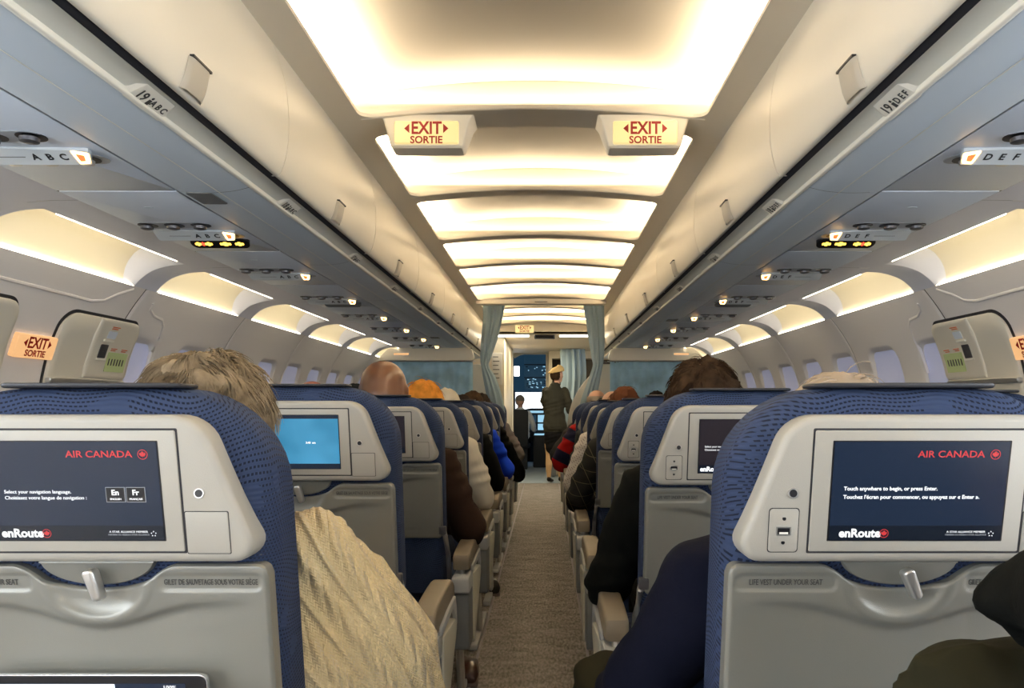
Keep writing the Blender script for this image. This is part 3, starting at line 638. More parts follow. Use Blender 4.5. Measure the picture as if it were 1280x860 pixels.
def gathered(path, label, name='tied_curtain', folds=7):
    # path rows: (z, xc, half width, depth)
    n = 72; rings = []
    zs = []
    P = smooth_prof([(p[1], p[0]) for p in path], 6); H = smooth_prof([(p[2], p[0]) for p in path], 6)
    vs = []
    for j, (xc, z) in enumerate(P):
        hw = H[j][0]
        ring = []
        for i in range(n):
            a = 2 * math.pi * i / n; rr = 1 + 0.30 * math.sin(folds * a + 0.8 * math.sin(z * 3)) + 0.10 * math.sin(17 * a + z)
            ring.append((xc + hw * rr * math.cos(a), path[0][3] + hw * 0.55 * rr * math.sin(a), z))
        rings.append(ring)
    m = MB(); m.loft(rings); return tag(m.build(name, MT['curtain'], angle=70), label, 'curtain')
gathered([(2.17, -0.46, 0.088, 7.28), (2.0, -0.475, 0.072, 0), (1.8, -0.51, 0.060, 0), (1.62, -0.545, 0.040, 0), (1.54, -0.55, 0.030, 0), (1.40, -0.50, 0.050, 0), (1.15, -0.44, 0.060, 0), (0.9, -0.42, 0.062, 0), (0.3, -0.42, 0.065, 0)], 'tied grey blue curtain at the left of the aisle opening')
gathered([(2.17, 0.515, 0.082, 7.28), (2.0, 0.53, 0.070, 0), (1.8, 0.545, 0.060, 0), (1.62, 0.555, 0.046, 0), (1.54, 0.555, 0.038, 0), (1.40, 0.52, 0.045, 0), (1.15, 0.46, 0.060, 0), (0.9, 0.45, 0.060, 0), (0.3, 0.45, 0.06, 0)], 'tied grey blue curtain at the right of the aisle opening')
gathered([(2.04, 0.47, 0.155, 11.75), (1.6, 0.48, 0.155, 0), (1.2, 0.46, 0.14, 0), (0.7, 0.46, 0.14, 0), (0.3, 0.46, 0.14, 0)], 'pleated blue galley curtain behind the attendant', 'galley_curtain', 11)
tie = thing('curtain_rail', 'ceiling curtain rail across the aisle at the tied curtains', 'rail', (0, 7.28, 2.178)); MB().tube([(-0.6, 0, 0), (0.65, 0, 0)], 0.008, 8).build('tube', MT['metal'], tie)
t = thing('partition', 'pale grey partition with a swept front edge right of the aisle', 'partition', (0, 7.52, 0))
out = [(0.255, 0.0), (0.90, 0.0), (0.90, 1.57), (0.62, 1.57)] + [(0.262 + 0.358 * (q ** 1.9), 0.85 + 0.72 * q ** 0.75) for q in [1 - i / 12 for i in range(1, 13)]]
MB().plate(out, 0, 0.05, 0.008, 2).build('panel', MT['partition'], t)
o = MB(); 
for q in range(6): o.ell((0.60 + q * 0.035, -0.03, 1.585 + 0.006 * (q % 2)), (0.016, 0.02, 0.010), 8, 6)
o.tube([(0.58, -0.03, 1.575), (0.80, -0.03, 1.575)], 0.004, 6); o.build('rail_fittings', MT['dmetal'], t)
t = thing('partition', 'pale partition left of the aisle behind the tied curtain', 'partition', (0, 7.52, 0))
out = [(-0.40, 0.0), (-0.90, 0.0), (-0.90, 1.57), (-0.62, 1.57)] + [(-0.41 - 0.21 * (q ** 1.6), 0.95 + 0.62 * q ** 0.75) for q in [1 - i / 12 for i in range(1, 13)]]
MB().plate(out, 0, 0.05, 0.008, 2).build('panel', MT['partition'], t)

# ------------------------------------------------------------------ forward galley, cockpit doorway, cockpit
for s, side in ((-1, 'left'), (1, 'right')):   # sidewalls of the forward cabin
    struct(MB().sheet(lambda u, v: (s * WALLP[int(round(u * (len(WALLP) - 1)))][0], 8.29 + 4.6 * v, WALLP[int(round(u * (len(WALLP) - 1)))][1]), len(WALLP) - 1, 1).build('wall_%s_front' % side, MT['wall'], closed=False))
    struct(MB().box(min(s * 0.16, s * 1.95), max(s * 0.16, s * 1.95), 12.82, 12.88, 0, 2.1).build('trim_%d' % (10 + (s > 0)), MT['galley'], smooth=False)) if s > 0 else None
    struct(MB().sheet(lambda u, v: (s * (0.95 + 0.75 * u), 8.29 + 4.6 * v, 1.735 - 0.09 * u), 1, 1).build('trim_%d' % (8 + (s > 0)), MT['psu'], closed=False))
t = thing('galley_block', 'tall cream galley cabinet left of the cockpit doorway', 'cabinet', (0, 9.7, 0))
MB().box(-1.55, -0.50, 0, 2.3, 0.01, 2.045).build('body', MT['galley'], t, smooth=False)
MB().box(-0.505, -0.485, 2.28, 2.32, 0, 2.05).build('edge_trim', MT['lip'], t, smooth=False)
pn = MB().plate(rrect(-0.66, -0.525, 1.42, 1.84, 0.01), -0.02, 0.0, 0.004).build('notice_panel', MT['hatch'], t)
for q in range(6): MB().box(-0.645, -0.56 if q % 2 else -0.575, -0.022, -0.019, 1.78 - q * 0.055, 1.79 - q * 0.055).build('notice_line', MT['ink'], pn, smooth=False)
t = thing('jump_seat', 'folded dark blue attendant jump seat against the cream galley cabinet', 'seat', (-0.60, 9.68, 0))
MB().plate(rpoly([(-0.10, 0.55), (0.09, 0.55), (0.085, 1.15), (0.03, 1.30), (-0.10, 1.33)], 0.04, 4), -0.09, -0.0, 0.02).build('folded_back', MT['pocket'], t)
MB().plate(rrect(-0.10, 0.09, 0.45, 0.53, 0.02), -0.11, -0.0, 0.02).build('folded_seat', MT['pocket'], t)
t = thing('closet', 'brown open wardrobe right of the cockpit doorway', 'closet', (0, 12.3, 0))
MB().box(0.13, 1.6, 0.35, 0.40, 0, 2.05).build('back', MT['galleyb'], t, smooth=False)
MB().box(0.095, 0.15, -0.02, 0.42, 0, 2.05).build('post', MT['galley'], t, smooth=False)
MB().box(0.15, 1.6, -0.02, 0.42, 1.93, 2.05).build('header', MT['galley'], t, smooth=False)
MB().box(0.15, 1.6, -0.01, 0.40, 1.46, 1.485).build('shelf', MT['lip'], t, smooth=False)
MB().box(0.30, 0.32, 0.1, 0.40, 1.49, 1.93).build('divider', MT['black'], t, smooth=False)
MB().box(0.15, 1.6, -0.015, 0.36, 0, 0.9).build('cupboard', MT['galley'], t, smooth=False)
t = thing('folding_table', 'grey trolley edge beside the closet at floor level', 'trolley', (0.16, 11.9, 0)); MB().plate(rrect(-0.03, 0.05, 0.02, 0.7, 0.01), 0.0, 0.25, 0.005).build('body', MT['dgrey'], t); MB().box(-0.035, 0.055, -0.01, 0.26, 0.70, 0.715).build('top', MT['metal'], t)
# doorway wall
t = bpy.data.objects.new('door_1', None); COL.objects.link(t); t.location = (0, 12.8, 0); struct(t, 'open cockpit doorway at the end of the aisle')
MB().box(-1.95, -0.515, 0, 0.06, 0, 2.4).build('wall_left_of_door', MT['galley'], t, smooth=False)
MB().box(0.045, 0.10, 0, 0.06, 0, 2.05).build('door_post', MT['galley'], t, smooth=False)
hd = MB(); hd.plate([(-0.515, 2.05), (-0.515, 2.0), (-0.50, 1.97), (-0.40, 2.02), (-0.30, 2.06 - 0.02), (0.045, 2.04), (0.045, 2.05)], 0, 0.06); hd.build('door_header', MT['galley'], t, smooth=False)
MB().box(-1.95, 1.95, -0.01, 0.06, 2.035, 2.42).build('header_wall', MT['galley'], t, smooth=False)
tt = thing('ceiling_light', 'left lit white light in the lowered galley ceiling', 'light', (-0.45, 9.55, 2.046)); MB().plate(rrect(-0.28, 0.28, -0.09, 0.09, 0.02), -0.006, 0.003, 0.002, P=flat).build('diffuser', MT['lampwhite'], tt)
tt = thing('ceiling_light', 'right lit white light in the lowered galley ceiling', 'light', (0.50, 9.55, 2.046)); MB().plate(rrect(-0.28, 0.28, -0.09, 0.09, 0.02), -0.006, 0.003, 0.002, P=flat).build('diffuser', MT['lampwhite'], tt)
tt = thing('ceiling_screen', 'dark folded screen on the galley ceiling between the two lights', 'screen', (0.03, 9.42, 2.0)); MB().plate(rrect(-0.13, 0.13, 0.0, 0.045, 0.005), 0, 0.10, 0.003).build('case', MT['dgrey'], tt); MB().plate(rrect(-0.11, 0.11, 0.006, 0.038, 0.003), -0.003, 0.001).build('glass', MT['black'], tt)
tt = thing('front_exit_sign', 'small lit EXIT sign on the cream drop face at the front', 'sign', (-0.22, YE - 0.002, 2.102)); MB().plate(rrect(-0.115, 0.115, -0.048, 0.048, 0.006), -0.012, 0.0, 0.003).build('lit_face', MT['sign'], tt); exit_text(tt, -0.0128, 1.0)
# cockpit
ck = bpy.data.objects.new('wall_cockpit', None); COL.objects.link(ck); ck.location = (0, 12.86, 0); ck['kind'] = 'structure'
MB().box(-1.3, -1.25, 0, 2.4, 0, 2.3).build('side_lining', MT['ck_blue'], ck, smooth=False)
MB().box(1.25, 1.3, 0, 2.4, 0, 2.3).build('side_lining', MT['ck_blue'], ck, smooth=False)
MB().box(-1.3, 1.3, 0, 2.4, 2.28, 2.30).build('roof_lining', MT['ck_blue'], ck, smooth=False)
MB().box(-1.3, 1.3, 2.3, 2.4, 0, 0.95).build('nose_lower', MT['ck_dark'], ck, smooth=False)
MB().box(-1.3, 1.3, 1.9, 2.4, 1.42, 2.3).build('nose_upper', MT['ck_blue'], ck, smooth=False)
MB().box(-0.60, -0.565, 1.9, 2.0, 0.95, 1.45).build('windshield_post', MT['ck_dark'], ck, smooth=False)
MB().box(0.02, 0.05, 2.2, 2.3, 0.95, 1.45).build('windshield_post', MT['ck_dark'], ck, smooth=False)
MB().box(-1.3, 1.3, 2.32, 2.325, 0.95, 1.45).build('windshield_pane', MT['glass'], ck, smooth=False)
t = thing('overhead_switch_panel', 'blue lit cockpit overhead panel full of switches seen through the doorway', 'panel', (0, 13.9, 0))
bd = MB().plate(rrect(-0.36, 0.12, 1.46, 2.16, 0.02), -0.02, 0.05, 0.005).build('board', MT['ck_blue'], t)
random.seed(4)
MB().box(-0.36, 0.12, -0.03, -0.015, 1.905, 1.925).build('divider', MT['ck_dark'], bd, smooth=False); MB().box(-0.36, 0.12, -0.03, -0.015, 1.665, 1.682).build('divider', MT['ck_dark'], bd, smooth=False)
for i in range(46):
    x = random.uniform(-0.33, 0.09); z = random.choice([random.uniform(1.48, 1.65), random.uniform(1.48, 1.65), random.uniform(1.70, 1.88)]); wq = random.uniform(0.008, 0.022)
    MB().box(x - wq, x + wq, -0.028, -0.018, z - 0.008, z + 0.008).build('switch', MT['ck_sw'] if random.random() < 0.75 else MT['ck_dark'], bd, smooth=False)
t = thing('reading_lamp_panel', 'bright white square side window in the cockpit', 'window', (-0.49, 13.6, 1.78)); MB().plate(rrect(-0.05, 0.05, -0.09, 0.09, 0.01), -0.01, 0.01, 0.003).build('pane', mat('bright_pane', (1, 1, 1), 0.5, emit=(1, 0.98, 0.95), estr=2.5), t); MB().plate(rrect(-0.06, 0.06, -0.10, 0.10, 0.01), -0.005, 0.02, 0.003).build('frame', MT['ck_blue'], t)  # small side window, its pane glowing in place of daylight
t = thing('instrument_panel', 'cockpit instrument panel with lit blue displays under the windshield', 'panel', (0, 14.3, 0))
bd = MB().plate(rpoly([(-0.62, 0.45), (0.6, 0.45), (0.6, 1.0), (0.2, 1.10), (-0.25, 1.10), (-0.62, 1.03)], 0.03, 3), 0, 0.2, 0.02).build('board', MT['ck_dark'], t)
for (x, z, a, b, mm) in ((-0.16, 1.03, 0.16, 0.022, 'ck_sw'), (-0.20, 0.90, 0.06, 0.07, 'ck_blue'), (-0.04, 0.90, 0.07, 0.07, 'ck_sw'), (-0.04, 0.74, 0.07, 0.06, 'ck_sw'), (-0.22, 0.76, 0.06, 0.05, 'ck_blue'), (0.1, 0.9, 0.05, 0.06, 'ck_blue')):
    MB().plate(rrect(x - a, x + a, z - b, z + b, 0.008), -0.012, 0.01, 0.003).build('display', MT[mm], bd)
t = thing('centre_pedestal', 'cockpit centre console with a bright top behind the doorway', 'console', (-0.07, 13.75, 0)); MB().plate(rrect(-0.12, 0.13, 0.0, 0.60, 0.02), 0, 0.5, 0.01).build('body', MT['ck_dark'], t)
MB().box(-0.10, 0.11, 0.02, 0.48, 0.60, 0.615).build('top_panel', MT['ck_sw'], t)
# ------------------------------------------------------------------ seats
TAN = math.tan(math.radians(10)); ZR = 1.05
def L(z): return (ZR - z) * TAN
def leanP(off=0.0): return lambda a, b, t: (a, t + off + L(b), b)
SW = 0.225
def seatback_mesh():
    m = MB()
    out = rpoly([(-0.212, 0.44), (0.212, 0.44), (SW, 0.70), (SW, 1.168), (-SW, 1.168), (-SW, 0.70)], [0.02, 0.02, 0.3, 0.125, 0.125, 0.3], 9)
    out = [(x, z + 0.006 * (1 - (x / 0.2) ** 2) * (1 if z > 1.1 and abs(x) < 0.2 else 0)) for x, z in out]
    m.plate(out, 0.0, 0.125, 0.040, 6, leanP(0.024)); return m.mesh('seatback', MT['fabric'], angle=60)
def cushion_front():
    m = MB(); m.plate(rrect(-0.20, 0.20, 0.46, 1.10, 0.08, 6), 0.115, 0.165, 0.03, 4, leanP(0.012)); return m.mesh('back_cushion', MT['fabric'], angle=60)
def console_mesh():
    m = MB(); out = rpoly([(-0.224, 0.953), (0.224, 0.953), (0.158, 1.139), (-0.158, 1.139)], [0.026, 0.026, 0.05, 0.05], 7)
    m.plate(out, -0.012, 0.05, 0.010, 4, leanP(0.0)); return m.mesh('console', MT['grey'], angle=45)
def tray_mesh():
    nx, nz = 150, 110; W = 0.222; Z0, Z1 = 0.682, 0.946; vs = []; fs = []
    def top(x):
        n_ = max(0, 1 - (x / 0.088) ** 2); q = abs(x)
        if q < 0.07: d = 0.034 * math.sqrt(max(0, 1 - (q / 0.085) ** 2))
        elif q < 0.105: d = 0.0193 * ((0.105 - q) / 0.035) ** 1.6
        else: d = 0
        c = 0.014; e = W - abs(x); r = (c - math.sqrt(max(0, c * c - (c - e) ** 2))) if e < c else 0
        return Z1 - d - r
    def bot(x):
        c = 0.016; e = W - abs(x); r = (c - math.sqrt(max(0, c * c - (c - e) ** 2))) if e < c else 0
        return Z0 + r
    for j in range(nz + 1):
        for i in range(nx + 1):
            u = i / nx; x = -W + 2 * W * (u if 0 < i < nx else u); t = j / nz; zt, zb = top(x), bot(x); z = zb + (zt - zb) * t
            ed = min(W - abs(x), z - zb, zt - z); d = 0.0
            if ed < 0.005: d += 0.005 - math.sqrt(max(0, 0.005 ** 2 - (0.005 - ed) ** 2))
            # crease: thick upper ridge fading to the sides
            cz = 0.894 - 0.033 * math.exp(-(x / 0.085) ** 2); q = (z - cz) / 0.0055; amp = max(0, min(1, (0.205 - abs(x)) / 0.11)) ** 1.0
            d += amp * 0.0095 * (1 / (1 + math.exp(max(-30, min(30, q * 2.4))))) * max(0, min(1, (z - 0.78) / 0.10))
            # thumb scoop
            rr = math.hypot(x / 0.060, (z - 0.922) / 0.046)
            if rr < 1.25: d += 0.010 * max(0, 1 - rr ** 4) if rr < 1 else -0.0012 * math.sin((rr - 1) / 0.25 * math.pi)
            # label recesses
            for lx in (-0.148, 0.148):
                s_ = sdrr(x, z, lx, 0.922, 0.067, 0.0125, 0.010); d += 0.0026 * min(1, max(0, -s_ / 0.003))
            # lower crescent near the bottom edge
            s2 = math.hypot((x - 0.0) / 0.17, (z - 0.712) / 0.010)
            if s2 < 1: d += 0.003 * (1 - s2)
            vs.append((x, 0.008 + d + L(z), z))
    n = nx + 1
    for j in range(nz):
        for i in range(nx): fs.append((j * n + i, j * n + i + 1, (j + 1) * n + i + 1, (j + 1) * n + i))
    bd = [i for i in range(n)] + [j * n + nx for j in range(1, nz + 1)] + [nz * n + i for i in range(nx - 1, -1, -1)] + [j * n for j in range(nz - 1, 0, -1)]
    o = len(vs)
    for b in bd: x, y, z = vs[b]; vs.append((x, 0.034 + L(z), z))
    k = len(bd)
    for i in range(k): fs.append((bd[i], bd[(i + 1) % k], o + (i + 1) % k, o + i))
    m = MB(); m.add(vs, fs); return m.mesh('tray_table', MT['tray'], closed=False, angle=50)
def armrest(t, xs, name='armrest'):
    m = MB(); prof = smooth_prof([(0.06, 0.575), (0.055, 0.615), (0.075, 0.632), (0.16, 0.640), (0.30, 0.643), (0.38, 0.638), (0.425, 0.615), (0.435, 0.585), (0.42, 0.570), (0.38, 0.578), (0.25, 0.580), (0.12, 0.565)], 2)
    m.plate(prof, xs - 0.029, xs + 0.029, 0.009, 3, P=lambda a, b, c: (c, a, b)); a_ = m.build(name, MT['arm'], t)
    sg = 1 if xs > 0 else -1
    m = MB(); m.plate(rpoly([(0.12, 0.58), (0.40, 0.588), (0.425, 0.55), (0.44, 0.50), (0.425, 0.495), (0.40, 0.53), (0.36, 0.565), (0.12, 0.555)], 0.008, 2), xs + sg * 0.026, xs + sg * 0.036, 0.002, 1, P=lambda a, b, c: (c, a, b)); m.build('side_plate', MT['lgrey'], a_)
    return a_
MS = dict(back=seatback_mesh(), cush=cushion_front(), con=console_mesh(), tray=tray_mesh())
def leanrot(o): o.rotation_euler = (math.pi / 2 - math.atan(-TAN) * 0, 0, 0)
def make_seat(screen, detail, aisle=0):
    """origin on the floor below the middle of the seat back; y=0 is the plane of the console at height ZR"""
    t = thing('airline_seat', 'x', 'seat')
    link('seatback', MS['back'], t); link('back_cushion', MS['cush'], t)
    m = MB(); m.plate(rrect(-0.115, 0.115, 0.035, 0.10, 0.012), 1.172, 1.1785, 0.003, 2, P=lambda a, b, c: (a, b + L(c), c + 0.002 * (1 - (a / .118) ** 2))); m.build('headrest_flap', MT['strip'], t)
    c = link('console', MS['con'], t)
    RX = math.pi / 2 + math.atan(TAN)          # lettering leans with the seat back
    def lt(txt, size, mm, x, z, off=-0.0148, **kw):
        return letters(txt, size, MT[mm], c, (x, off + L(z), z), (RX if True else 0, 0, 0), **kw)
    def pl(name, x0, x1, z0, z1, y0, y1, mm, r=0.003, par=None, bev=0.0):
        m = MB(); m.plate(rrect(x0, x1, z0, z1, r, 3), y0, y1, bev, 2, leanP(0)); return m.build(name, MT[mm], par or c)
    pl('monitor_gap', -0.1325, 0.1325, 0.9655, 1.1225, -0.0122, -0.009, 'gap', 0.002)
    pl('monitor_frame', -0.130, 0.130, 0.968, 1.120, -0.0140, -0.008, 'grey', 0.002, bev=0.0012)
    pl('screen_gap', -0.1085, 0.1085, 0.9815, 1.1075, -0.0143, -0.012, 'black', 0.001)
    pl('screen', -0.1065, 0.1065, 0.983, 1.106, -0.0146, -0.012, {'left': 'scr_dark', 'right': 'scr_dark', 'blue': 'scr_blue', 'plum': 'scr_plum', 'off': 'scr_plum'}[screen], 0.0005)
    if screen == 'blue':
        pl('screen_band', -0.1065, 0.1065, 0.983, 0.9945, -0.0149, -0.0146, 'scr_dark', 0); pl('screen_band', -0.1065, 0.1065, 1.098, 1.106, -0.0149, -0.0146, 'scr_dark', 0)
        lt('3:48  am', 0.0065, 't_white', 0.042, 1.043, align='CENTER', bold=0.0002)
    if screen in ('left', 'right', 'plum'):
        pl('screen_band', -0.1065, 0.1065, 0.983, 1.0015, -0.0149, -0.0146, 'scr_foot', 0)
    def roundel(x, z, r, mm='t_red'):
        o_ = -0.0152
        vs = []; n = 28
        for i in range(n):
            a = 2 * math.pi * i / n
            for q in (r, r * 0.86): vs.append((x + q * math.cos(a), o_ + L(z + q * math.sin(a)), z + q * math.sin(a)))
        m = MB(); m.add(vs, [(2 * i, 2 * i + 1, (2 * i + 3) % (2 * n), (2 * i + 2) % (2 * n)) for i in range(n)])
        leaf = [(0, .80), (.14, .52), (.30, .60), (.24, .22), (.46, .42), (.54, .30), (.74, .34), (.64, .06), (.74, -.04), (.36, -.34), (.40, -.46), (.05, -.40), (.03, -.72), (-.03, -.72), (-.05, -.40), (-.40, -.46), (-.36, -.34), (-.74, -.04), (-.64, .06), (-.74, .34), (-.54, .30), (-.46, .42), (-.24, .22), (-.30, .60), (-.14, .52)]
        vs = [(x, o_ + L(z), z)] + [(x + a * r * .92, o_ + L(z + b * r * .92), z + b * r * .92) for a, b in leaf]; k = len(leaf)
        m.add(vs, [(0, 1 + i, 1 + (i + 1) % k) for i in range(k)]); m.build('leaf_emblem', MT[mm], c, smooth=False, closed=False)
    def star(x, z):
        m = MB()
        for i in range(5):
            a = math.pi / 2 + 2 * math.pi * i / 5; cx, cz = x + 0.0028 * math.cos(a), z + 0.0028 * math.sin(a)
            m.add([(cx + 0.0011 * math.cos(a + q), -0.0152 + L(cz), cz + 0.0011 * math.sin(a + q)) for q in (0, 2.1, 4.2)], [(0, 1, 2)])
        m.build('star_emblem', MT['t_white'], c, smooth=False, closed=False)
    if screen in ('left', 'right') and detail:
        lt('AIR CANADA', 0.0118, 't_red', 0.036, 1.0905, sx=1.14, bold=0.0001); roundel(0.0865 + 0.003, 1.0905, 0.0062)
        lt('enRoute', 0.0150, 't_white', -0.0685, 0.9915, bold=0.0005, sx=1.0); roundel(-0.0385, 0.9915, 0.0056)
        lt('A STAR ALLIANCE MEMBER', 0.0036, 't_white', 0.063, 0.9935, sx=1.1); lt('MEMBRE DU RESEAU STAR ALLIANCE', 0.0028, 't_grey', 0.063, 0.9898, sx=1.1); star(0.094, 0.991)
    if screen == 'left' and detail:
        lt('Select your navigation language.', 0.0062, 't_white', -0.085, 1.044, align='LEFT', sx=1.04); lt('Choisissez votre langue de navigation :', 0.0062, 't_white', -0.085, 1.0365, align='LEFT', sx=1.04)
        for x, a, b in ((0.0515, 'En', 'ENGLISH'), (0.0765, 'Fr', 'FRANÇAIS')):
            pl('button_frame', x - 0.0118, x + 0.0118, 1.0310, 1.0500, -0.0150, -0.0146, 't_grey', 0); pl('button', x - 0.0111, x + 0.0111, 1.0317, 1.0493, -0.0152, -0.0148, 'black', 0)
            lt(a, 0.0095, 't_white', x, 1.0430, off=-0.0155, bold=0.0002); lt(b, 0.0032, 't_white', x, 1.0350, off=-0.0155, sx=1.1)
    if screen == 'right' and detail:
        lt('Touch anywhere to begin, or press Enter.', 0.0068, 't_white', -0.092, 1.048, align='LEFT', bold=0.0001); lt('Touchez l\'écran pour commencer, ou appuyez sur « Enter ».', 0.0068, 't_white', -0.092, 1.0375, align='LEFT', bold=0.0001)
    if screen == 'plum' and detail:
        lt('Select your navigation language.', 0.0062, 't_white', -0.094, 1.044, align='LEFT'); lt('Choisissez votre langue de navigation :', 0.0062, 't_white', -0.094, 1.0365, align='LEFT'); lt('enRoute', 0.0150, 't_white', -0.077, 0.9915, bold=0.0007)
    # outlets: jacks, covered square, usb plate
    for x in (-0.153, 0.153):
        m = MB(); ring = lambda r, y: [(x + r * math.cos(2 * math.pi * i / 18), y + L(1.042), 1.042 + r * math.sin(2 * math.pi * i / 18)) for i in range(18)]
        m.loft([ring(0.0065, -0.0115), ring(0.0062, -0.0135), ring(0.0048, -0.0135)], cap=False); m.build('jack_ring', MT['metal'], c); MB().loft([ring(0.005, -0.0132), ring(0.005, -0.010)]).build('jack_hole', MT['black'], c)
    pl('cover_gap', 0.1325, 0.1875, 0.9645, 1.0195, -0.0122, -0.009, 'gap', 0.002); pl('outlet_cover', 0.1335, 0.1865, 0.9655, 1.0185, -0.0134, -0.009, 'grey', 0.002, bev=0.0008)
    pl('plate_gap', -0.1815, -0.1435, 0.9665, 1.0235, -0.0122, -0.009, 'gap', 0.004); pl('usb_plate', -0.1805, -0.1445, 0.9675, 1.0225, -0.0134, -0.009, 'grey', 0.004, bev=0.0008)
    for z in (1.0100, 0.9795):
        m = MB(); m.loft([[(-0.1625 + 0.0024 * math.cos(2 * math.pi * i / 12), y + L(z), z + 0.0024 * math.sin(2 * math.pi * i / 12)) for i in range(12)] for y in (-0.0137, -0.012)]); m.build('screw', MT['black'], c)
    pl('usb_rim', -0.1715, -0.1535, 0.9885, 0.9995, -0.0139, -0.012, 'metal', 0.0008); pl('usb_port', -0.1700, -0.1550, 0.9900, 0.9980, -0.0141, -0.012, 'black', 0.0005); pl('usb_tongue', -0.1680, -0.1570, 0.9905, 0.9930, -0.0143, -0.012, 'lip', 0)
    # tray table with latch and lettering
    tr = link('tray_table', MS['tray'], t)
    if detail:
        for txt, x, sx in (('LIFE VEST UNDER YOUR SEAT', -0.148, 0.66), ('GILET DE SAUVETAGE SOUS VOTRE SIÈGE', 0.148, 0.60)):
            o = letters(txt, 0.0108, MT['ink'], tr, (x, 0.0100 + L(0.922), 0.922), (RX, 0, 0), sx=sx, bold=0.0001)
    m = MB(); hs = [(0.074 * math.cos(q), 0.951 - 0.034 * math.sin(q)) for q in [math.pi * i / 20 for i in range(21)]]
    m.plate(hs, 0.014, 0.05, 0.004, 2, leanP(0)); lh = m.build('latch_housing', MT['tray'], t)
    m = MB(); lv = rpoly([(-0.008, 0.942), (0.008, 0.942), (0.0065, 0.900), (-0.0055, 0.900)], 0.0055, 4); an = 0.22 if screen in ('left', 'blue') else 0.42
    rt = lambda x, z: (x * math.cos(an) - (z - 0.942) * math.sin(an) * 1.0 + 0.0, 0.942 + x * math.sin(an) + (z - 0.942) * math.cos(an))
    m.plate([rt(x, z) for x, z in lv], -0.010, 0.008, 0.004, 3, leanP(0)); m.build('latch', MT['metal'], lh)
    # hinge arms, lower seat back with pocket
    for s in (-1, 1):
        m = MB(); m.tube([(s * 0.222, 0.030 + L(0.71), 0.715), (s * 0.228, 0.030 + L(0.70), 0.69), (s * 0.234, 0.05 + L(0.6), 0.62), (s * 0.234, 0.09 + L(0.5), 0.50), (s * 0.234, 0.13 + L(0.4), 0.42)], 0.009, 8); m.build('tray_arm', MT['metal'], t)
        MB().plate(rrect(s * 0.222 - 0.012, s * 0.222 + 0.012, 0.695, 0.724, 0.004), 0.006, 0.03, 0.003, 2, leanP(0)).build('hinge_block', MT['dmetal'], t)
    m = MB(); m.plate(rrect(-0.215, 0.215, 0.36, 0.72, 0.03), 0.055, 0.09, 0.01, 2, leanP(0)); m.build('lower_back', MT['pocket'], t)
    m = MB(); m.plate(rrect(-0.19, 0.12, 0.38, 0.60, 0.02), 0.035, 0.06, 0.01, 2, leanP(0)); m.build('literature_pocket', MT['pocket'], t)
    # seat cushion, pan, legs
    m = MB(); m.plate(rrect(-0.235, 0.235, 0.26, 0.70, 0.05, 4), 0.36, 0.475, 0.035, 4, P=lambda a, b, c_: (a, b, c_)); m.build('seat_cushion', MT['fabric'], t, angle=60)
    MB().plate(rrect(-0.24, 0.24, 0.16, 0.66, 0.02), 0.325, 0.365, 0.01, 2, P=lambda a, b, c_: (a, b, c_)).build('seat_pan', MT['dgrey'], t)
    for yy in (0.24, 0.58):
        m = MB(); m.tube([(0.0, yy, 0.33), (0.0, yy + (0.05 if yy < 0.4 else 0.02), 0.0)], 0.018, 8); m.build('leg', MT['metal'], t)
    armrest(t, 0.288 if aisle >= 0 else -0.288, 'armrest')
    return t
def seat_side(t, sg):
    """aisle side of the outer seat: end bay shroud and side plate below the armrest"""
    x0 = sg * 0.262; x1 = sg * 0.318
    def bx(name, out, a, b, mm, r=0.006):
        m = MB(); m.plate(out, min(a, b), max(a, b), r, 2, P=lambda p, q, c: (c, p, q)); return m.build(name, MT[mm], t)
    b = bx('end_bay', rpoly([(0.03, 0.505), (0.16, 0.505), (0.18, 0.30), (0.045, 0.30)], 0.02, 4), x0, x1, 'dgrey')
    m = MB(); m.plate(rpoly([(0.015, 0.56), (0.155, 0.56), (0.155, 0.50), (0.02, 0.50)], 0.012, 3), min(x0, x1) - 0.002, max(x0, x1) + 0.002, 0.006, 2, P=lambda p, q, c: (c, p, q)); m.build('end_bay_cap', MT['lgrey'], b)
    m = MB(); m.plate(rpoly([(0.155, 0.545), (0.42, 0.52), (0.44, 0.49), (0.20, 0.29), (0.165, 0.29)], [0.01, 0.03, 0.03, 0.03, 0.02], 4), min(x1 - sg * .03, x1 + sg * 0.006), max(x1 - sg * .03, x1 + sg * 0.006), 0.005, 2, P=lambda p, q, c: (c, p, q)); m.build('side_shroud', MT['ivory'], b)
    m = MB(); m.tube([(sg * 0.288, 0.075, 0.56), (sg * 0.288, 0.075, 0.60)], 0.012, 10); m.build('armrest_pivot', MT['metal'], b)
    m = MB(); m.tube([(sg * 0.25, 0.30, 0.33), (sg * 0.25, 0.42, 0.0)], 0.016, 8); m.build('foot_strut', MT['metal'], t)
    m = MB(); m.plate(rrect(0.18, 0.75, 0.0, 0.03, 0.01), sg * 0.24 - 0.02, sg * 0.24 + 0.02, 0.005, 2, P=lambda p, q, c: (c, p, q)); m.build('floor_track_fitting', MT['lgrey'], t)
PITCH = 0.787; NR = 8
SX = {('left', 0): -0.535, ('left', 1): -1.066, ('left', 2): -1.585, ('right', 0): 0.5025, ('right', 1): 1.036, ('right', 2): 1.555}
pos_n = ['aisle', 'middle', 'window']
cache = {}
seat_pos = {}
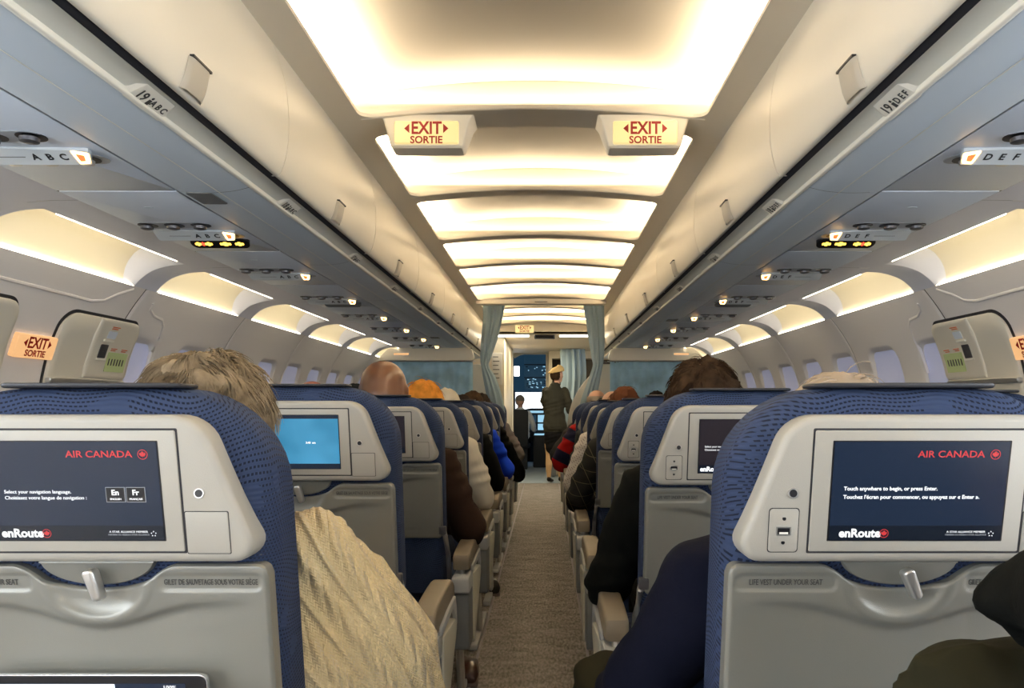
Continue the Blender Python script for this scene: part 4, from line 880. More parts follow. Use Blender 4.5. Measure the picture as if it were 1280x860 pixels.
for side in ('left', 'right'):
    for k in range(NR):
        for c_ in range(3):
            x = SX[(side, c_)]; y = 0.925 + PITCH * k
            if c_ == 0: scr = ('left', 'blue', 'plum')[min(k, 2)] if side == 'left' else ('right', 'plum', 'plum')[min(k, 2)]
            else: scr = 'plum'
            det = (k <= 2 and c_ == 0)
            key = (scr, det, side if c_ == 0 else 'in')
            if c_ == 2 and False: pass
            if key in cache: t = copy_tree(cache[key])
            else:
                t = make_seat(scr, det, aisle=(-1 if side == 'right' else 1) if c_ == 0 else (-1 if side == 'right' else 1))
                if c_ == 0: seat_side(t, 1 if side == 'left' else -1)
                cache[key] = t
            t.location = (x, y, 0.022 if (side, k) == ('left', 1) else 0.004 * ((k * 7 + c_ * 3) % 4) - (0.0 if k else 0.004 * ((k * 7 + c_ * 3) % 4)))
            lab = 'navy %s seat of the %s row ahead, on the %s side of the cabin' % (pos_n[c_], ordn[k], side)
            if (side, k, c_) == ('left', 0, 0): lab = 'nearest navy airline seat left of the aisle, its screen offering En and Fr buttons'
            if (side, k, c_) == ('right', 0, 0): lab = 'nearest navy airline seat right of the aisle, its screen saying touch anywhere to begin'
            if (side, k, c_) == ('left', 1, 0): lab = 'navy airline seat left of the aisle with a glowing light blue screen'
            tag(t, lab, 'seat', 'navy airline seats %s of the aisle' % side); seat_pos[(side, k, c_)] = (x, y)
# business rows just past the divider: grey blue shells glimpsed past the curtains
for s, side in ((-1, 'left'), (1, 'right')):
    t = copy_tree(cache[('plum', False, side)]); t.location = (s * 0.62 + 0.0, 8.25, 0.03); tag(t, 'navy airline seat beyond the tied curtain %s of the aisle' % side, 'seat', 'seats beyond the curtains')
# tablet standing in the pocket against the nearest left tray
t = thing('tablet', 'black tablet propped against the nearest left tray table, white page on its screen', 'tablet', (-0.535, 0.885, 0.0))
def tp(a, b, c): return (a, c + L(b), b)
MB().plate(rrect(-0.148, 0.148, 0.60, 0.807, 0.010, 5), 0.018, 0.026, 0.002, 2, P=tp).build('rim', MT['chrome'], t)
MB().plate(rrect(-0.1465, 0.1465, 0.602, 0.8055, 0.009, 5), 0.0172, 0.020, 0.001, 1, P=tp).build('bezel', MT['black'], t)
sc_ = MB().plate(rrect(-0.132, 0.120, 0.615, 0.7955, 0.001), 0.0166, 0.019, 0, P=tp).build('screen', MT['scr_dark'], t)
MB().plate(rrect(-0.132, 0.03, 0.615, 0.7948, 0.001), 0.0162, 0.019, 0, P=tp).build('page', mat('tablet_page', (0.3, 0.4, 0.5), 0.3, emit=(0.65, 0.78, 0.9), estr=0.8), sc_)
letters('100%', 0.008, MT['t_white'], sc_, (0.10, 0.0158 + L(0.79), 0.79), (math.pi / 2 + math.atan(TAN), 0, 0))
o = MB().plate(rrect(-0.15, 0.15, 0.585, 0.602, 0.004), -0.005, 0.04, 0.002, 1, P=tp).build('ledge', MT['dgrey'], t)

# ------------------------------------------------------------------ people
def body(name, parts, mats, voxel=0.009, parent=None, smooth_it=3):
    """parts: list of (material index, [(centre, ra, rb), ...], side vector); grown into one continuous surface"""
    m = MB(); segs = []
    for part in parts:
        mi, pts, side = part[:3]; cf = part[3] if len(part) > 3 else 1.0
        side = Vector(side).normalized(); n = 16; C_ = [Vector(p[0]) for p in pts]; rings = []
        for i, (c, ra, rb) in enumerate(pts):
            tng = (C_[min(i + 1, len(C_) - 1)] - C_[max(i - 1, 0)]).normalized(); u = (side - tng * side.dot(tng)).normalized(); w_ = tng.cross(u)
            def rg(cc, f): return [cc + u * (math.cos(2 * math.pi * q / n) * ra * f) + w_ * (math.sin(2 * math.pi * q / n) * rb * f) for q in range(n)]
            rm = min(ra, rb) * cf
            if i == 0:
                for a in (80, 55, 28): rings.append(rg(C_[0] - tng * rm * math.sin(math.radians(a)), math.cos(math.radians(a))))
            rings.append(rg(C_[i], 1))
            if i == len(pts) - 1:
                for a in (28, 55, 80): rings.append(rg(C_[i] + tng * rm * math.sin(math.radians(a)), math.cos(math.radians(a))))
        m.loft(rings)
        for i in range(len(pts) - 1): segs.append((np.array(C_[i]), np.array(C_[i + 1]), min(pts[i][1], pts[i][2]) * .5 + max(pts[i][1], pts[i][2]) * .5, min(pts[i + 1][1], pts[i + 1][2]) * .5 + max(pts[i + 1][1], pts[i + 1][2]) * .5, mi))
        if len(pts) == 1: segs.append((np.array(C_[0]), np.array(C_[0]) + 1e-4, pts[0][1], pts[0][1], mi))
    me = m.mesh(name, mats[0], smooth=False)
    o = link('tmp', me); r = o.modifiers.new('r', 'REMESH'); r.mode = 'VOXEL'; r.voxel_size = voxel
    sm = o.modifiers.new('s', 'SMOOTH'); sm.factor = 0.5; sm.iterations = smooth_it
    bpy.context.view_layer.update(); me2 = bpy.data.meshes.new_from_object(o.evaluated_get(bpy.context.evaluated_depsgraph_get()))
    bpy.data.objects.remove(o); me2.name = name; me2.materials.clear()
    for q in mats: me2.materials.append(q)
    nf = len(me2.polygons); cen = np.empty(nf * 3); me2.polygons.foreach_get('center', cen); cen = cen.reshape(-1, 3); best = np.full(nf, 1e9); idx = np.zeros(nf, dtype=np.int32)
    for a, b, ra, rb, mi in segs:
        ab = b - a; tt = np.clip(((cen - a) @ ab) / (ab @ ab + 1e-12), 0, 1); d = np.linalg.norm(cen - (a + tt[:, None] * ab), axis=1) - (ra + (rb - ra) * tt)
        mk = d < best; best[mk] = d[mk]; idx[mk] = mi
    me2.polygons.foreach_set('material_index', idx)
    # folds in the cloth (and cables in the knit), pushed along the surface normal
    nv = len(me2.vertices); co = np.empty(nv * 3); me2.vertices.foreach_get('co', co); co = co.reshape(-1, 3); nr = np.empty(nv * 3); me2.vertices.foreach_get('normal', nr); nr = nr.reshape(-1, 3)
    lt_ = np.zeros(len(me2.loops), dtype=np.int32); me2.loops.foreach_get('vertex_index', lt_); tot = np.zeros(nf, dtype=np.int32); me2.polygons.foreach_get('loop_total', tot)
    isc = np.array([0.0 if ('skin' in q.name or 'shoe' in q.name or 'stocking' in q.name) else 1.0 for q in mats])[idx]; wv = np.ones(nv); np.minimum.at(wv, lt_, np.repeat(isc, tot))
    x, y, z = co.T; ph = nv % 7
    if mats[0].name == 'cream_knit':
        d_ = .55 * x - .835 * z; c_ = .835 * x + .55 * z + .45 * y
        c_ = c_ + .006 * np.sin(d_ * 18)
        u_ = (c_ / .062) % 1.0; cab = np.exp(-((u_ - .5) / .17) ** 2); tw = np.sin(2 * np.pi * (d_ / .045)) * np.sin(2 * np.pi * (u_ - .5) * 1.6)
        rope = np.exp(-((np.minimum(u_, 1 - u_)) / .06) ** 2)
        disp = .0060 * cab + .0040 * rope + .0012 * np.sin(2 * np.pi * c_ / .0115)
        disp += .010 * np.sin(9 * (x + .6 * z) + 3 * np.sin(6 * z)) + .006 * np.sin(21 * (z - .5 * x + .3 * y))
    else:
        disp = .0050 * np.sin(26 * z + 14 * x + 4 * np.sin(9 * y + ph)) * np.sin(17 * x - 9 * z + ph) + .0030 * np.sin(55 * z - 30 * x + 5 * np.sin(14 * z + ph)) + .0035 * np.abs(np.sin(31 * (z * .8 + x) + 3 * np.sin(11 * x + ph)))
    co = co + nr * (disp * wv)[:, None]; me2.vertices.foreach_set('co', co.ravel()); me2.shade_smooth(); me2.update()
    return link(name, me2, parent)
def hair_cap(t, c, r, m, cut=-0.25, amp=0.006, turn=0.0, strands=0, seed=1, slen=0.06, wild=0.5, front=0.35, bald=False):
    """hair volume over skull centred c with radii r; open towards the face (direction turn, 0=+y)"""
    fd = Vector((math.sin(turn), math.cos(turn), 0)); sdv = Vector((math.cos(turn), -math.sin(turn), 0)); mb = MB(); nu, nv = 40, 24; idx = {}; vs = []
    for j in range(nv + 1):
        th = math.pi * j / nv
        for i in range(nu):
            d = Vector((math.sin(th) * math.cos(2 * math.pi * i / nu), math.sin(th) * math.sin(2 * math.pi * i / nu), math.cos(th)))
            low = d.z
            k = 1 + amp / r[0] * (noise.noise(d * 4 + Vector((seed, 0, 0))) * 1.2 + noise.noise(d * 14 + Vector((seed, 5, 0))) * 0.8)
            e = d.x * sdv + d.y * fd; face = d.y; vs.append(Vector(c) + (sdv * (d.x * r[0]) + fd * (d.y * r[1]) + Vector((0, 0, d.z * r[2]))) * (k * (0.80 if (bald and low > 0.45) else 0.82 if (low < cut or (face > front and low < 0.42)) else 1)))
    fs = [(j * nu + i, j * nu + (i + 1) % nu, (j + 1) * nu + (i + 1) % nu, (j + 1) * nu + i) for j in range(nv) for i in range(nu)]
    mb.add(vs, fs); h = mb.build('hair', m, t, closed=False, angle=80)
    if strands:
        rnd = random.Random(seed); sb_ = MB()
        for q in range(strands):
            while True:
                d = Vector((rnd.gauss(0, 1), rnd.gauss(0, 1), rnd.gauss(0, 1))).normalized()
                if d.z > cut + 0.05 and not (d.dot(fd) > front and d.z < 0.45): break
            p = Vector(c) + Vector((d.x * r[0], d.y * r[1], d.z * r[2])) * 0.99
            tang = (Vector((0, 0, -1)) - d * d.dot(Vector((0, 0, -1)))) * 0.9 + Vector((noise.noise(d * 3 + Vector((seed, 0, 9))), noise.noise(d * 3 + Vector((seed, 7, 0))), 0.3 * noise.noise(d * 3))) * 2 * wild
            if tang.length < 0.1: tang = Vector((rnd.gauss(0, 1), rnd.gauss(0, 1), 0))
            tang.normalize(); path = []; v = (tang + d * 0.5 * rnd.random() * wild).normalized()
            for s_ in range(5):
                path.append(p.copy()); p = p + v * slen / 4; v = (v - d * 0.22 + Vector((0, 0, -0.12)) + Vector((rnd.gauss(0, .06), rnd.gauss(0, .06), 0))).normalized()
            sb_.tube(path, [0.0008, 0.0009, 0.0008, 0.0005, 0.0002], 3)
        sb_.build('hair_strands', m, t, closed=False)
    return h
def head_parts(c, skin, turn=0.0, sc=1.0):
    c = Vector(c); f = Vector((math.sin(turn), math.cos(turn), 0)); s = Vector((math.cos(turn), -math.sin(turn), 0)); u = Vector((0, 0, 1)); X = tuple(s)
    q = lambda a, b, d: tuple(c + (s * a + f * b + u * d) * sc)
    P = [(skin, [(q(0, -0.010 - (.012 if zz < 0 else 0), 0.004 + zz), (.078 * math.sqrt(1 - abs(zz / .100) ** 2.5)) * sc, (.098 * math.sqrt(1 - abs(zz / .100) ** 2.5)) * sc) for zz in (-.075, -.055, -.03, 0, .03, .055, .072, .085, .093, .098)], X, 0.12),
         (skin, [(q(0, 0.035, -0.03), .056 * sc, .045 * sc), (q(0, 0.050, -0.085), .034 * sc, .030 * sc)], X),
         (skin, [(q(0, 0.085, 0.0), .010 * sc, .010 * sc), (q(0, 0.098, -0.030), .014 * sc, .013 * sc)], X),
         (skin, [(q(0, 0.070, -0.060), .024 * sc, .012 * sc), (q(0, 0.068, -0.068), .022 * sc, .011 * sc)], X)]
    for k in (-1, 1): P.append((skin, [(q(k * .077, -0.012, 0.012), .009 * sc, .017 * sc), (q(k * .076, -0.005, -0.022), .008 * sc, .012 * sc)], X))
    return P
def face_bits(t, c, turn, skinm, sc=1.0):
    c = Vector(c); f = Vector((math.sin(turn), math.cos(turn), 0)); s = Vector((math.cos(turn), -math.sin(turn), 0)); m = MB()
    for k in (-1, 1): m.ell(c + s * (0.031 * k * sc) + f * 0.074 * sc, (0.012 * sc, 0.012 * sc, 0.010 * sc), 12, 8)
    m.build('eyes', MATS['eye'], t)
    m = MB(); p = c + f * 0.084 * sc - Vector((0, 0, 0.064 * sc)); m.tube([p - s * 0.020 - f * .006, p, p + s * 0.020 - f * .006], [0.002, 0.0045, 0.002], 6); m.build('mouth', MATS['lips'], t)
MATS = {}
def cm(name, col, **kw):
    if name not in MATS: MATS[name] = mat(name, col, kw.pop('rough', 0.9), spec=kw.pop('spec', 0.08), **kw)
    return MATS[name]
cm('eye', (0.7, 0.68, 0.65), rough=0.3); cm('lips', (0.35, 0.12, 0.10), rough=0.5)
def hand_parts(w, d, side, skin, curl=0.5):
    """palm and five fingers leaving wrist w in direction d; side = direction of the thumb"""
    w = Vector(w); d = Vector(d).normalized(); sd = Vector(side).normalized(); dn = Vector((0, 0, -1)); X = tuple(sd)
    P = [(skin, [(tuple(w), .026, .018), (tuple(w + d * .045), .036, .016), (tuple(w + d * .080), .036, .013)], X)]
    for i, (off, ln) in enumerate(((.031, .066), (.011, .075), (-.010, .070), (-.030, .054))):
        b = w + d * .078 + sd * off; p1 = b + (d + dn * .25 * curl).normalized() * ln * .5; p2 = p1 + (d + dn * 1.4 * curl).normalized() * ln * .5
        P.append((skin, [(tuple(b), .0092, .0092), (tuple(p1), .0088, .0088), (tuple(p2), .0072, .0072)], X))
    b = w + d * .028 + sd * .026; P.append((skin, [(tuple(b), .012, .012), (tuple(b + (d + sd * .9).normalized() * .035), .0105, .0105), (tuple(b + (d + sd * .35).normalized() * .066), .0085, .0085)], tuple(d)))
    return P
def passenger(name_label, x, yb, top, skin, cloth, trousers, hair=None, hstyle=None, elbow=0.27, aisle=1, ez=0.68, headdx=0.0, sc=1.0, turn=0.0, bulk=1.0, cap=None, shz=0.95, group=None, arm_r=1.0, knee=None, extra=None, esy=0.34, voxel=0.009, hands=True):
    t = thing('person', name_label, 'person', (x, yb, 0), group)
    hz = top - 0.100 * sc; hc = (headdx, 0.255, hz)
    mats = [cloth, skin, trousers, cm('shoe_black', (0.02, 0.018, 0.016), rough=0.5)]
    b = bulk
    P = [(0, [((0, .345, .52), .17 * b, .12), ((0, .33, .66), .16 * b, .12), ((0, .30, .82), .175 * b, .12), ((0, .275, .92), .175 * b, .10), ((0, .265, .98), .10 * b, .07)], (1, 0, 0)),
         (1, [((headdx * .3, .265, shz), .055, .055), ((headdx, .26, hz - .06), .055, .055)], (1, 0, 0))]
    P += head_parts(hc, 1, turn, sc)
    for s in (-1, 1):
        e = elbow if s == aisle else 0.245
        r = arm_r if s == aisle else 1.0
        ex = s * e; ezz = ez if s == aisle else 0.70
        P.append((0, [((s * .13, .265, shz), .060 * r, .065 * r), ((s * .19 * b, .265, shz - .02), .062 * r, .066 * r), ((s * (.19 * b + e) / 2, .285, (shz + ezz) / 2 + .01), .058 * r, .064 * r), ((ex, esy - .02, ezz + .03), .050 * r, .056 * r)], (1, 0, 0)))
        P.append((0, [((ex, esy - .02, ezz + .03), .050 * r, .056 * r), ((ex, esy + .02, ezz), .050 * r, .050 * r), ((s * (e * .55 + .07), .50, .665), .042, .042), ((s * .13, .56, .665), .034, .034)], (0, 0, 1)))
        if hands: P += hand_parts((s * .125, .575, .665), (-s * .35, .9, -.1), (-s, .2, .2), 1)
        kx = s * .12; ky = .74
        if knee and s == aisle: kx, ky = knee
        P.append((2, [((s * .09, .35, .52), .088, .085), ((kx * .9, .56, .54), .080, .076), ((kx, ky, .545), .064, .064), ((kx * .98, ky + .045, .48), .060, .058), ((kx * .95, ky + .05, .30), .050, .052), ((kx * .95, ky + .04, .11), .042, .045)], (1, 0, 0)))
        P.append((3, [((kx * .95, ky + .02, .055), .040, .045), ((kx * .95, ky + .12, .045), .045, .040), ((kx * .95, ky + .20, .035), .040, .028)], (1, 0, 0)))
    if extra: P += extra
    body('body', P, mats, voxel, t)
    face_bits(t, hc, turn, skin, sc)
    if hair: hair_cap(t, (hc[0], hc[1] - .019, hc[2] + .012), (.087 * sc, .107 * sc, .100 * sc), hair, turn=turn, **(hstyle or {}))
    if cap: cap(t, hc)
    return t
skinA = cm('skin_fair', (0.62, 0.36, 0.26), rough=0.5, spec=0.4); skinB = cm('skin_dark', (0.15, 0.065, 0.032), rough=0.32, spec=0.55); skinC = cm('skin_ruddy', (0.66, 0.27, 0.20), rough=0.5); skinD = cm('skin_tan', (0.55, 0.30, 0.18), rough=0.5)
blk = cm('black_cloth', (0.0035, 0.004, 0.0035), bump=0.2); jean = cm('dark_trousers', (0.015, 0.02, 0.035), bump=0.2); brn = cm('brown_cloth', (0.030, 0.018, 0.013), bump=0.25); olive = cm('olive_cloth', (0.018, 0.017, 0.009), bump=0.2)
navy = cm('navy_cloth', (0.004, 0.005, 0.013), bump=0.3, bscale=300); white = cm('off_white_cloth', (0.85, 0.80, 0.68), bump=0.2); blue = cm('bright_blue_cloth', (0.01, 0.05, 0.55)); grey = cm('grey_cloth', (0.16, 0.15, 0.15)); char = cm('charcoal_cloth', (0.03, 0.035, 0.035))
h_blond = cm('hair_ash_blond', (0.20, 0.155, 0.10), bump=0.6, bscale=90, var=0.35, vscale=40); h_dark = cm('hair_dark_brown', (0.035, 0.020, 0.011), bump=0.6, bscale=90, var=0.4, vscale=40); h_blackish = cm('hair_black', (0.015, 0.011, 0.009), bump=0.5, bscale=90)
h_orange = cm('hair_ginger', (0.68, 0.28, 0.045), bump=0.5, bscale=80, var=0.25, vscale=30); h_white = cm('hair_white', (0.75, 0.68, 0.55), bump=0.4, bscale=80); h_red = cm('hair_auburn', (0.11, 0.04, 0.02), bump=0.5, bscale=80); h_grey = cm('hair_grey', (0.30, 0.26, 0.22), bump=0.5, bscale=90)
def sp(side, k, c=0): return seat_pos[(side, k, c)]
def at(side, k, c=0): x, y = sp(side, k, c); return dict(x=x, yb=y)
# near left: ash blond head, cream cable knit arm reaching into the aisle
x0, y0 = sp('left', 0)
knit_extra = [(0, [((.20, .27, .90), .085, .08), ((.25, .30, .83), .100, .085), ((.295, .33, .72), .110, .09), ((.32, .36, .62), .095, .085)], (1, 0, 0)),
              (0, [((.15, .26, .84), .07, .06), ((.22, .24, .74), .055, .05), ((.245, .24, .66), .05, .05), ((.235, .25, .58), .05, .05)], (1, 0, 0)),
              (0, [((.30, .30, .88), .03, .03), ((.375, .33, .72), .03, .035), ((.405, .36, .60), .035, .04)], (1, 0, 0))]
passenger('person with tousled ash blond hair in a cream cable knit sweater, nearest left seat', x0, y0, 1.222, skinA, MT['knit'], jean, h_blond, dict(strands=2600, slen=0.050, wild=0.55, seed=3, amp=0.010), elbow=0.31, ez=0.62, shz=0.90, arm_r=1.15, extra=knit_extra, sc=1.06, headdx=0.05, voxel=0.005)
passenger('bald dark-skinned person in a brown jacket with wide elbow, left aisle seat', **at('left', 2), top=1.312, skin=skinB, cloth=brn, trousers=jean, elbow=0.285, arm_r=1.15, sc=1.10, ez=0.66, headdx=-0.02)
passenger('person with ginger hair and a loose off-white sleeve, left aisle seat', **at('left', 3), top=1.262, skin=skinA, cloth=white, trousers=jean, hair=h_orange, hstyle=dict(strands=200, seed=5), elbow=0.265, arm_r=1.2, headdx=-0.0, sc=1.02)
passenger('person with white hair in a black jacket, left aisle seat behind the blue sleeve', **at('left', 4), top=1.240, skin=skinA, cloth=blk, trousers=blk, hair=h_white, hstyle=dict(seed=7), elbow=0.275, arm_r=1.15)
passenger('person in a bright blue top, left aisle seat', **at('left', 5), top=1.215, skin=skinA, cloth=blue, trousers=blk, hair=h_blackish, hstyle=dict(seed=8), elbow=0.30, arm_r=1.05)
passenger('person with short dark hair, black coat hanging into the aisle on the left', **at('left', 6), top=1.255, skin=skinD, cloth=blk, trousers=blk, hair=h_dark, hstyle=dict(seed=9), elbow=0.36, arm_r=1.1, ez=0.58)
passenger('person with greyish-brown sleeve and a black cap of hair, foremost on the left', **at('left', 7), top=1.25, skin=skinD, cloth=grey, trousers=jean, hair=h_blackish, hstyle=dict(seed=10), elbow=0.32, arm_r=1.2)
passenger('person with a bare ruddy crown, left middle seat', **at('left', 3, 1), top=1.262, skin=skinC, cloth=char, trousers=jean, sc=1.0)
passenger('person in a dark green hooded top, left middle seat beside the ginger hair', **at('left', 4, 1), top=1.265, skin=skinD, cloth=char, trousers=jean, hair=char, hstyle=dict(seed=11, cut=-0.8))
# right side
x0, y0 = sp('right', 0)
passenger('person in a navy jacket with a wispy grey crown, nearest seat on the right', x0, y0, 1.190, skinA, navy, olive, cm('hair_wispy_grey', (0.36, 0.29, 0.22), bump=0.4, bscale=90), dict(strands=160, seed=13, slen=0.05, amp=0.004), elbow=0.29, aisle=-1, ez=0.66, shz=0.89, arm_r=1.2, knee=(-0.335, .70),
          extra=[(0, [((-.14, .27, .85), .075, .065), ((-.22, .32, .77), .068, .06), ((-.295, .38, .64), .06, .06), ((-.32, .48, .60), .05, .05)], (1, 0, 0))])
passenger('person with thick dark brown hair and a black jacket, second row on the right', **at('right', 1), top=1.262, skin=skinD, cloth=blk, trousers=blk, hair=h_dark, hstyle=dict(strands=900, seed=14, slen=0.035, wild=0.8, amp=0.010), elbow=0.285, aisle=-1, arm_r=1.15, headdx=-0.045, sc=1.08, ez=0.64)
passenger('person in a dark plaid jacket, right aisle seat', **at('right', 3), top=1.17, skin=skinD, cloth=MT['plaid'], trousers=blk, hair=h_dark, hstyle=dict(seed=15), elbow=0.30, aisle=-1, arm_r=1.15)
passenger('person with auburn hair and a white dotted knit sleeve, right aisle seat', **at('right', 4), top=1.250, skin=skinA, cloth=MT['dots'], trousers=jean, hair=h_red, hstyle=dict(seed=16, strands=150), elbow=0.285, aisle=-1, arm_r=1.3)
passenger('person with a pale bald crown, right aisle seat behind the striped jacket', **at('right', 5), top=1.245, skin=skinA, cloth=char, trousers=blk, elbow=0.25, aisle=-1)
passenger('person in a red and navy striped jacket leaning into the aisle, right side', **at('right', 6), top=1.20, skin=skinA, cloth=MT['stripe'], trousers=olive, hair=h_blackish, hstyle=dict(seed=18), elbow=0.33, aisle=-1, arm_r=1.5, ez=0.68)
passenger('person with a balding grey-brown head, far right aisle seat', **at('right', 7), top=1.285, skin=skinA, cloth=char, trousers=blk, hair=h_grey, hstyle=dict(seed=19, cut=-0.6, bald=True), elbow=0.36, aisle=-1, arm_r=1.2, sc=1.05)
passenger('person with black hair, right middle seat beside the balding head', **at('right', 6, 1), top=1.255, skin=skinD, cloth=char, trousers=blk, hair=h_blackish, hstyle=dict(seed=20), aisle=-1)
passenger('person with dark hair, right middle seat far ahead', **at('right', 7, 1), top=1.27, skin=skinD, cloth=char, trousers=blk, hair=h_blackish, hstyle=dict(seed=21), aisle=-1)

# neighbour at the bottom right: raised olive knee and a black sleeve coming into the picture
t = thing('person', 'person cut off at the bottom right corner, in olive trousers and a black jacket', 'person', (0.60, 0.138, 0))
P = [(1, [((0, .34, .52), .17, .12), ((0, .30, .75), .165, .12), ((0.02, .27, .95), .165, .10)], (1, 0, 0)), (2, [((0.02, .26, 1.0), .05, .05), ((.02, .26, 1.12), .05, .05)], (1, 0, 0)),
     (0, [((-.07, .36, .54), .09, .09), ((-.10, .48, .72), .088, .085), ((-.16, .555, .865), .085, .078), ((-.09, .60, .76), .066, .066), ((.06, .62, .58), .055, .055), ((.16, .60, .50), .045, .045)], (1, 0, 0)),
     (0, [((-.16, .55, .86), .075, .07), ((-.02, .56, .870), .08, .06), ((.10, .56, .87), .08, .06)], (0, 1, 0)),
     (0, [((.09, .36, .53), .09, .09), ((.12, .58, .545), .072, .072), ((.12, .72, .545), .064, .064), ((.12, .77, .30), .050, .050), ((.12, .76, .11), .042, .042)], (1, 0, 0)),
     (3, [((.12, .75, .055), .04, .045), ((.12, .88, .04), .042, .03)], (1, 0, 0)), (3, [((.17, .60, .50), .042, .045), ((.26, .66, .47), .04, .032)], (0, 0, 1)),
     (1, [((-.13, .27, .95), .06, .06), ((-.19, .28, .97), .058, .058), ((-.155, .40, 1.015), .048, .050), ((-.150, .46, 1.00), .034, .036), ((-.185, .485, .985), .010, .012), ((-.150, .49, .978), .034, .034), ((-.05, .52, .965), .044, .046), ((.06, .56, .96), .038, .038)], (0, 0, 1)),
     (1, [((.16, .27, .93), .06, .06), ((.22, .29, .85), .055, .058), ((.25, .36, .70), .050, .052), ((.20, .50, .70), .042, .042)], (1, 0, 0))]
P += head_parts((.02, .25, 1.21), 2, 0, 1.0) + hand_parts((.07, .57, .96), (.6, .5, -.1), (0, 0, 1), 2) + hand_parts((.19, .52, .70), (-.2, .9, 0), (-1, 0, 0), 2)
body('body', P, [olive, blk, skinA, cm('shoe_black', (0.02, 0.018, 0.016))], 0.009, t); face_bits(t, (.02, .25, 1.21), 0, skinA); hair_cap(t, (.02, .238, 1.222), (.083, .101, .098), h_dark)
tn = copy_tree(cache[('plum', False, 'right')]); tn.location = (0.5125, 0.925 - PITCH, 0); tag(tn, 'navy airline seat under the cut-off passenger beside the camera', 'seat', 'navy airline seats right of the aisle')
# seat back of the camera row must not block the view: it stands beside it, right of the lens

# attendant standing at the front
t = thing('person', 'attendant standing at the cockpit end in a beige hat, dark blazer and black skirt', 'person', (0.175, 11.0, 0))
TR = math.radians(50)
bl = cm('blazer_charcoal', (0.035, 0.035, 0.028), bump=0.2); sk = cm('skirt_black', (0.008, 0.008, 0.009)); lg = cm('stocking_skin', (0.60, 0.40, 0.22), rough=0.5); sh = cm('shoe_black', (0.02, 0.018, 0.016))
P = [(0, [((0, 0, .84), .185, .135), ((0, 0, .95), .165, .12), ((0, 0, 1.08), .145, .105), ((0, 0, 1.22), .165, .11), ((0, 0, 1.36), .165, .095), ((0.01, 0, 1.43), .08, .07)], (1, 0.3, 0)),
     (1, [((0, 0, .84), .155, .12), ((0, 0, .70), .160, .125), ((0, 0, .53), .150, .115)], (1, 0.3, 0)),
     (3, [((.02, .0, 1.40), .048, .048), ((.035, .02, 1.50), .045, .045)], (1, 0, 0))]
for s in (-1, 1):
    o_ = .0 if s < 0 else .04
    P.append((2, [((s * .075, o_, .56), .070, .075), ((s * .08, o_, .42), .052, .055), ((s * .085 + .0, o_ - .01, .28), .050, .055), ((s * .085, o_, .10), .030, .032)], (1, 0, 0)))
    P.append((4, [((s * .085, o_ - .02, .06), .032, .035), ((s * .085 + .03, o_ + .08, .035), .034, .025), ((s * .085 + .05, o_ + .15, .028), .028, .018)], (1, 0, 0)))
P.append((0, [((.15, .0, 1.37), .058, .058), ((.205, .0, 1.22), .054, .056), ((.215, .03, 1.07), .048, .050), ((.235, .16, 1.10), .038, .040), ((.235, .24, 1.11), .033, .033)], (1, 0, 0)))
P.append((0, [((-.13, .03, 1.37), .058, .058), ((-.16, .08, 1.22), .052, .054), ((-.12, .16, 1.07), .046, .048), ((0.0, .26, 1.09), .036, .036)], (1, 0, 0)))
P += hand_parts((.235, .25, 1.11), (.2, .95, .1), (-1, 0, .2), 3) + hand_parts((0.01, .27, 1.09), (.6, .8, 0), (1, 0, .3), 3)
hc = (.045, .02, 1.605); P += head_parts(hc, 3, TR, 0.98)
body('body', P, [bl, sk, lg, skinA, sh], 0.008, t); face_bits(t, hc, TR, skinA)
hair_cap(t, (hc[0] - .019, hc[1] - .016, hc[2] + .0), (.085, .103, .097), h_dark, cut=-0.80, turn=TR, front=0.05)
mb = MB(); tan = cm('felt_beige', (0.62, 0.44, 0.20), bump=0.3)
rings = []
for z, r in ((0.035, .104), (0.045, .110), (0.075, .106), (0.105, .088), (0.125, .055), (0.132, .01)): rings.append([(hc[0] - .010 + r * 1.0 * math.cos(2 * math.pi * i / 24), hc[1] - .012 + r * 1.08 * math.sin(2 * math.pi * i / 24), hc[2] + z - .020 * math.cos(2 * math.pi * i / 24 - math.pi) * 1.0) for i in range(24)])
mb.loft(rings); mb.ell((hc[0] - .105, hc[1] - .03, hc[2] + .035), (.035, .05, .018), 14, 8); mb.build('hat', tan, t)
mb = MB(); mb.plate(rpoly([(-.10, .80), (.10, .80), (.11, .86), (-.11, .86)], .02), -.137, -.128, .003, 1); mb.build('blazer_hem', bl, t)

# pilot seated in the cockpit
t = thing('person', 'pilot in a white shirt seated in the left cockpit seat, seen from behind', 'person', (-0.42, 13.35, 0))
P = [(0, [((0, .10, .55), .17, .11), ((0, .08, .80), .17, .11), ((0, .06, 1.0), .17, .09), ((0, .06, 1.06), .09, .06)], (1, 0, 0)), (1, [((0, .06, 1.05), .048, .048), ((0, .07, 1.15), .045, .045)], (1, 0, 0)),
     (2, [((-.09, .12, .52), .08, .08), ((-.12, .45, .52), .065, .065), ((-.12, .50, .15), .045, .045)], (1, 0, 0)), (2, [((.09, .12, .52), .08, .08), ((.12, .45, .52), .065, .065), ((.12, .50, .15), .045, .045)], (1, 0, 0)),
     (0, [((.15, .06, 1.0), .058, .058), ((.225, .10, .85), .05, .052), ((.24, .16, .72), .045, .045), ((.26, .32, .70), .036, .036)], (1, 0, 0)), (0, [((-.15, .06, 1.0), .058, .058), ((-.22, .10, .85), .05, .052), ((-.24, .16, .72), .045, .045), ((-.2, .35, .75), .036, .036)], (1, 0, 0))]
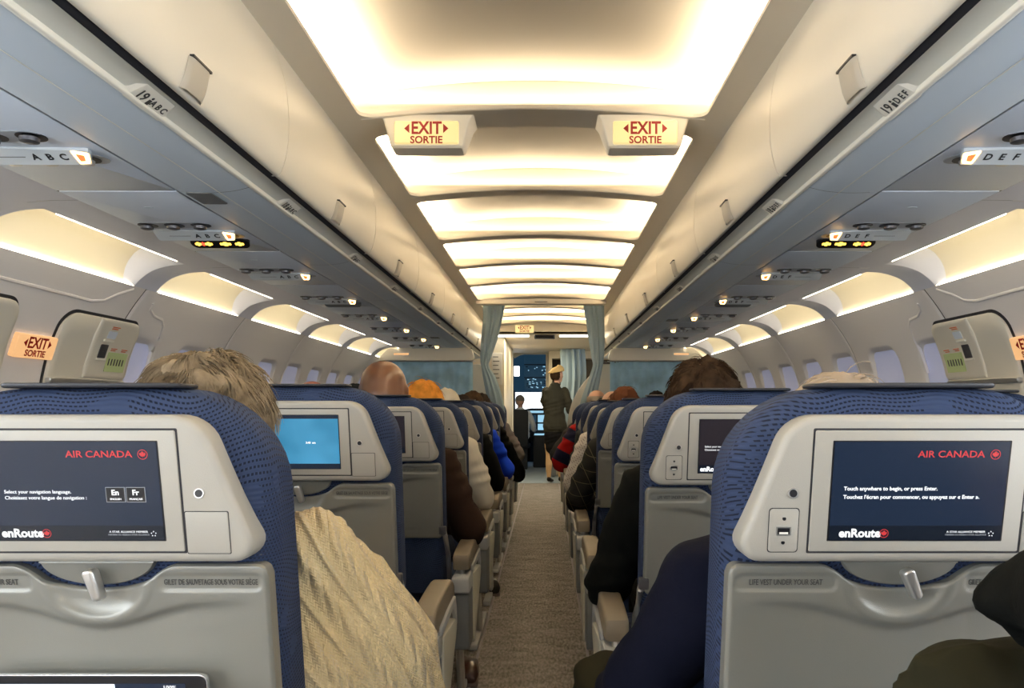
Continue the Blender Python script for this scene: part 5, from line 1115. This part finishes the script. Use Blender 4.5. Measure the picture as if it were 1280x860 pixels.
P += head_parts((0, .07, 1.235), 1, 0.3) + hand_parts((.26, .34, .70), (0, 1, 0), (-1, 0, 0), 1) + hand_parts((-.2, .37, .75), (0, 1, 0), (1, 0, 0), 1)
body('body', P, [cm('shirt_white', (0.80, 0.84, 0.88)), skinA, blk], 0.009, t); face_bits(t, (0, .07, 1.235), 0.3, skinA); hair_cap(t, (0, .058, 1.247), (.083, .101, .098), h_grey, turn=0.3)
t = thing('pilot_seat', 'dark cockpit seat behind the pilot', 'seat', (-0.44, 13.30, 0))
MB().plate(rrect(-0.19, 0.17, 0.40, 1.08, 0.06), -0.06, 0.03, 0.02).build('back', MT['ck_dark'], t); MB().plate(rrect(-0.20, 0.20, 0.05, 0.50, 0.04), 0.38, 0.46, 0.02, P=flat).build('cushion', MT['ck_dark'], t)
MB().box(-0.15, 0.15, 0.05, 0.40, 0, 0.38).build('pedestal', MT['ck_dark'], t, smooth=False)
# loose shoe seen under the second row on the left
def shoe(name, label, x, y, rz, m1, m2):
    t = thing(name, label, 'shoe', (x, y, 0), None, rz)
    rings = []
    for yy, hw, h in ((-.135, .028, .05), (-.12, .036, .075), (-.06, .038, .085), (0, .042, .07), (.06, .048, .055), (.11, .044, .042), (.14, .022, .03)):
        rings.append([(hw * math.cos(a), yy, .016 + max(0, (h - .016) * (math.sin(a) * .5 + .5))) for a in [2 * math.pi * i / 16 for i in range(16)]])
    MB().loft(rings).build('upper', m1, t, angle=60)
    MB().plate(rpoly([(-.032, -.14), (.032, -.14), (.040, -.05), (.050, .06), (.042, .13), (0, .155), (-.040, .13), (-.048, .06), (-.038, -.05)], .012, 3), 0, .018, .004, 2, P=flat).build('sole', m2, t)
    return t
shoe('brown_shoe', 'brown leather shoe on the carpet, nearest shoe under the left aisle seats', -0.285, 3.16, 0.15, cm('leather_brown', (0.055, 0.022, 0.012), rough=0.3, spec=0.5), cm('sole_grey', (0.16, 0.13, 0.12)))
shoe('black_shoe', 'black shoe on the carpet farther up under the left aisle seats', -0.29, 4.6, 0.2, sh, cm('sole_grey', (0.16, 0.13, 0.12)))
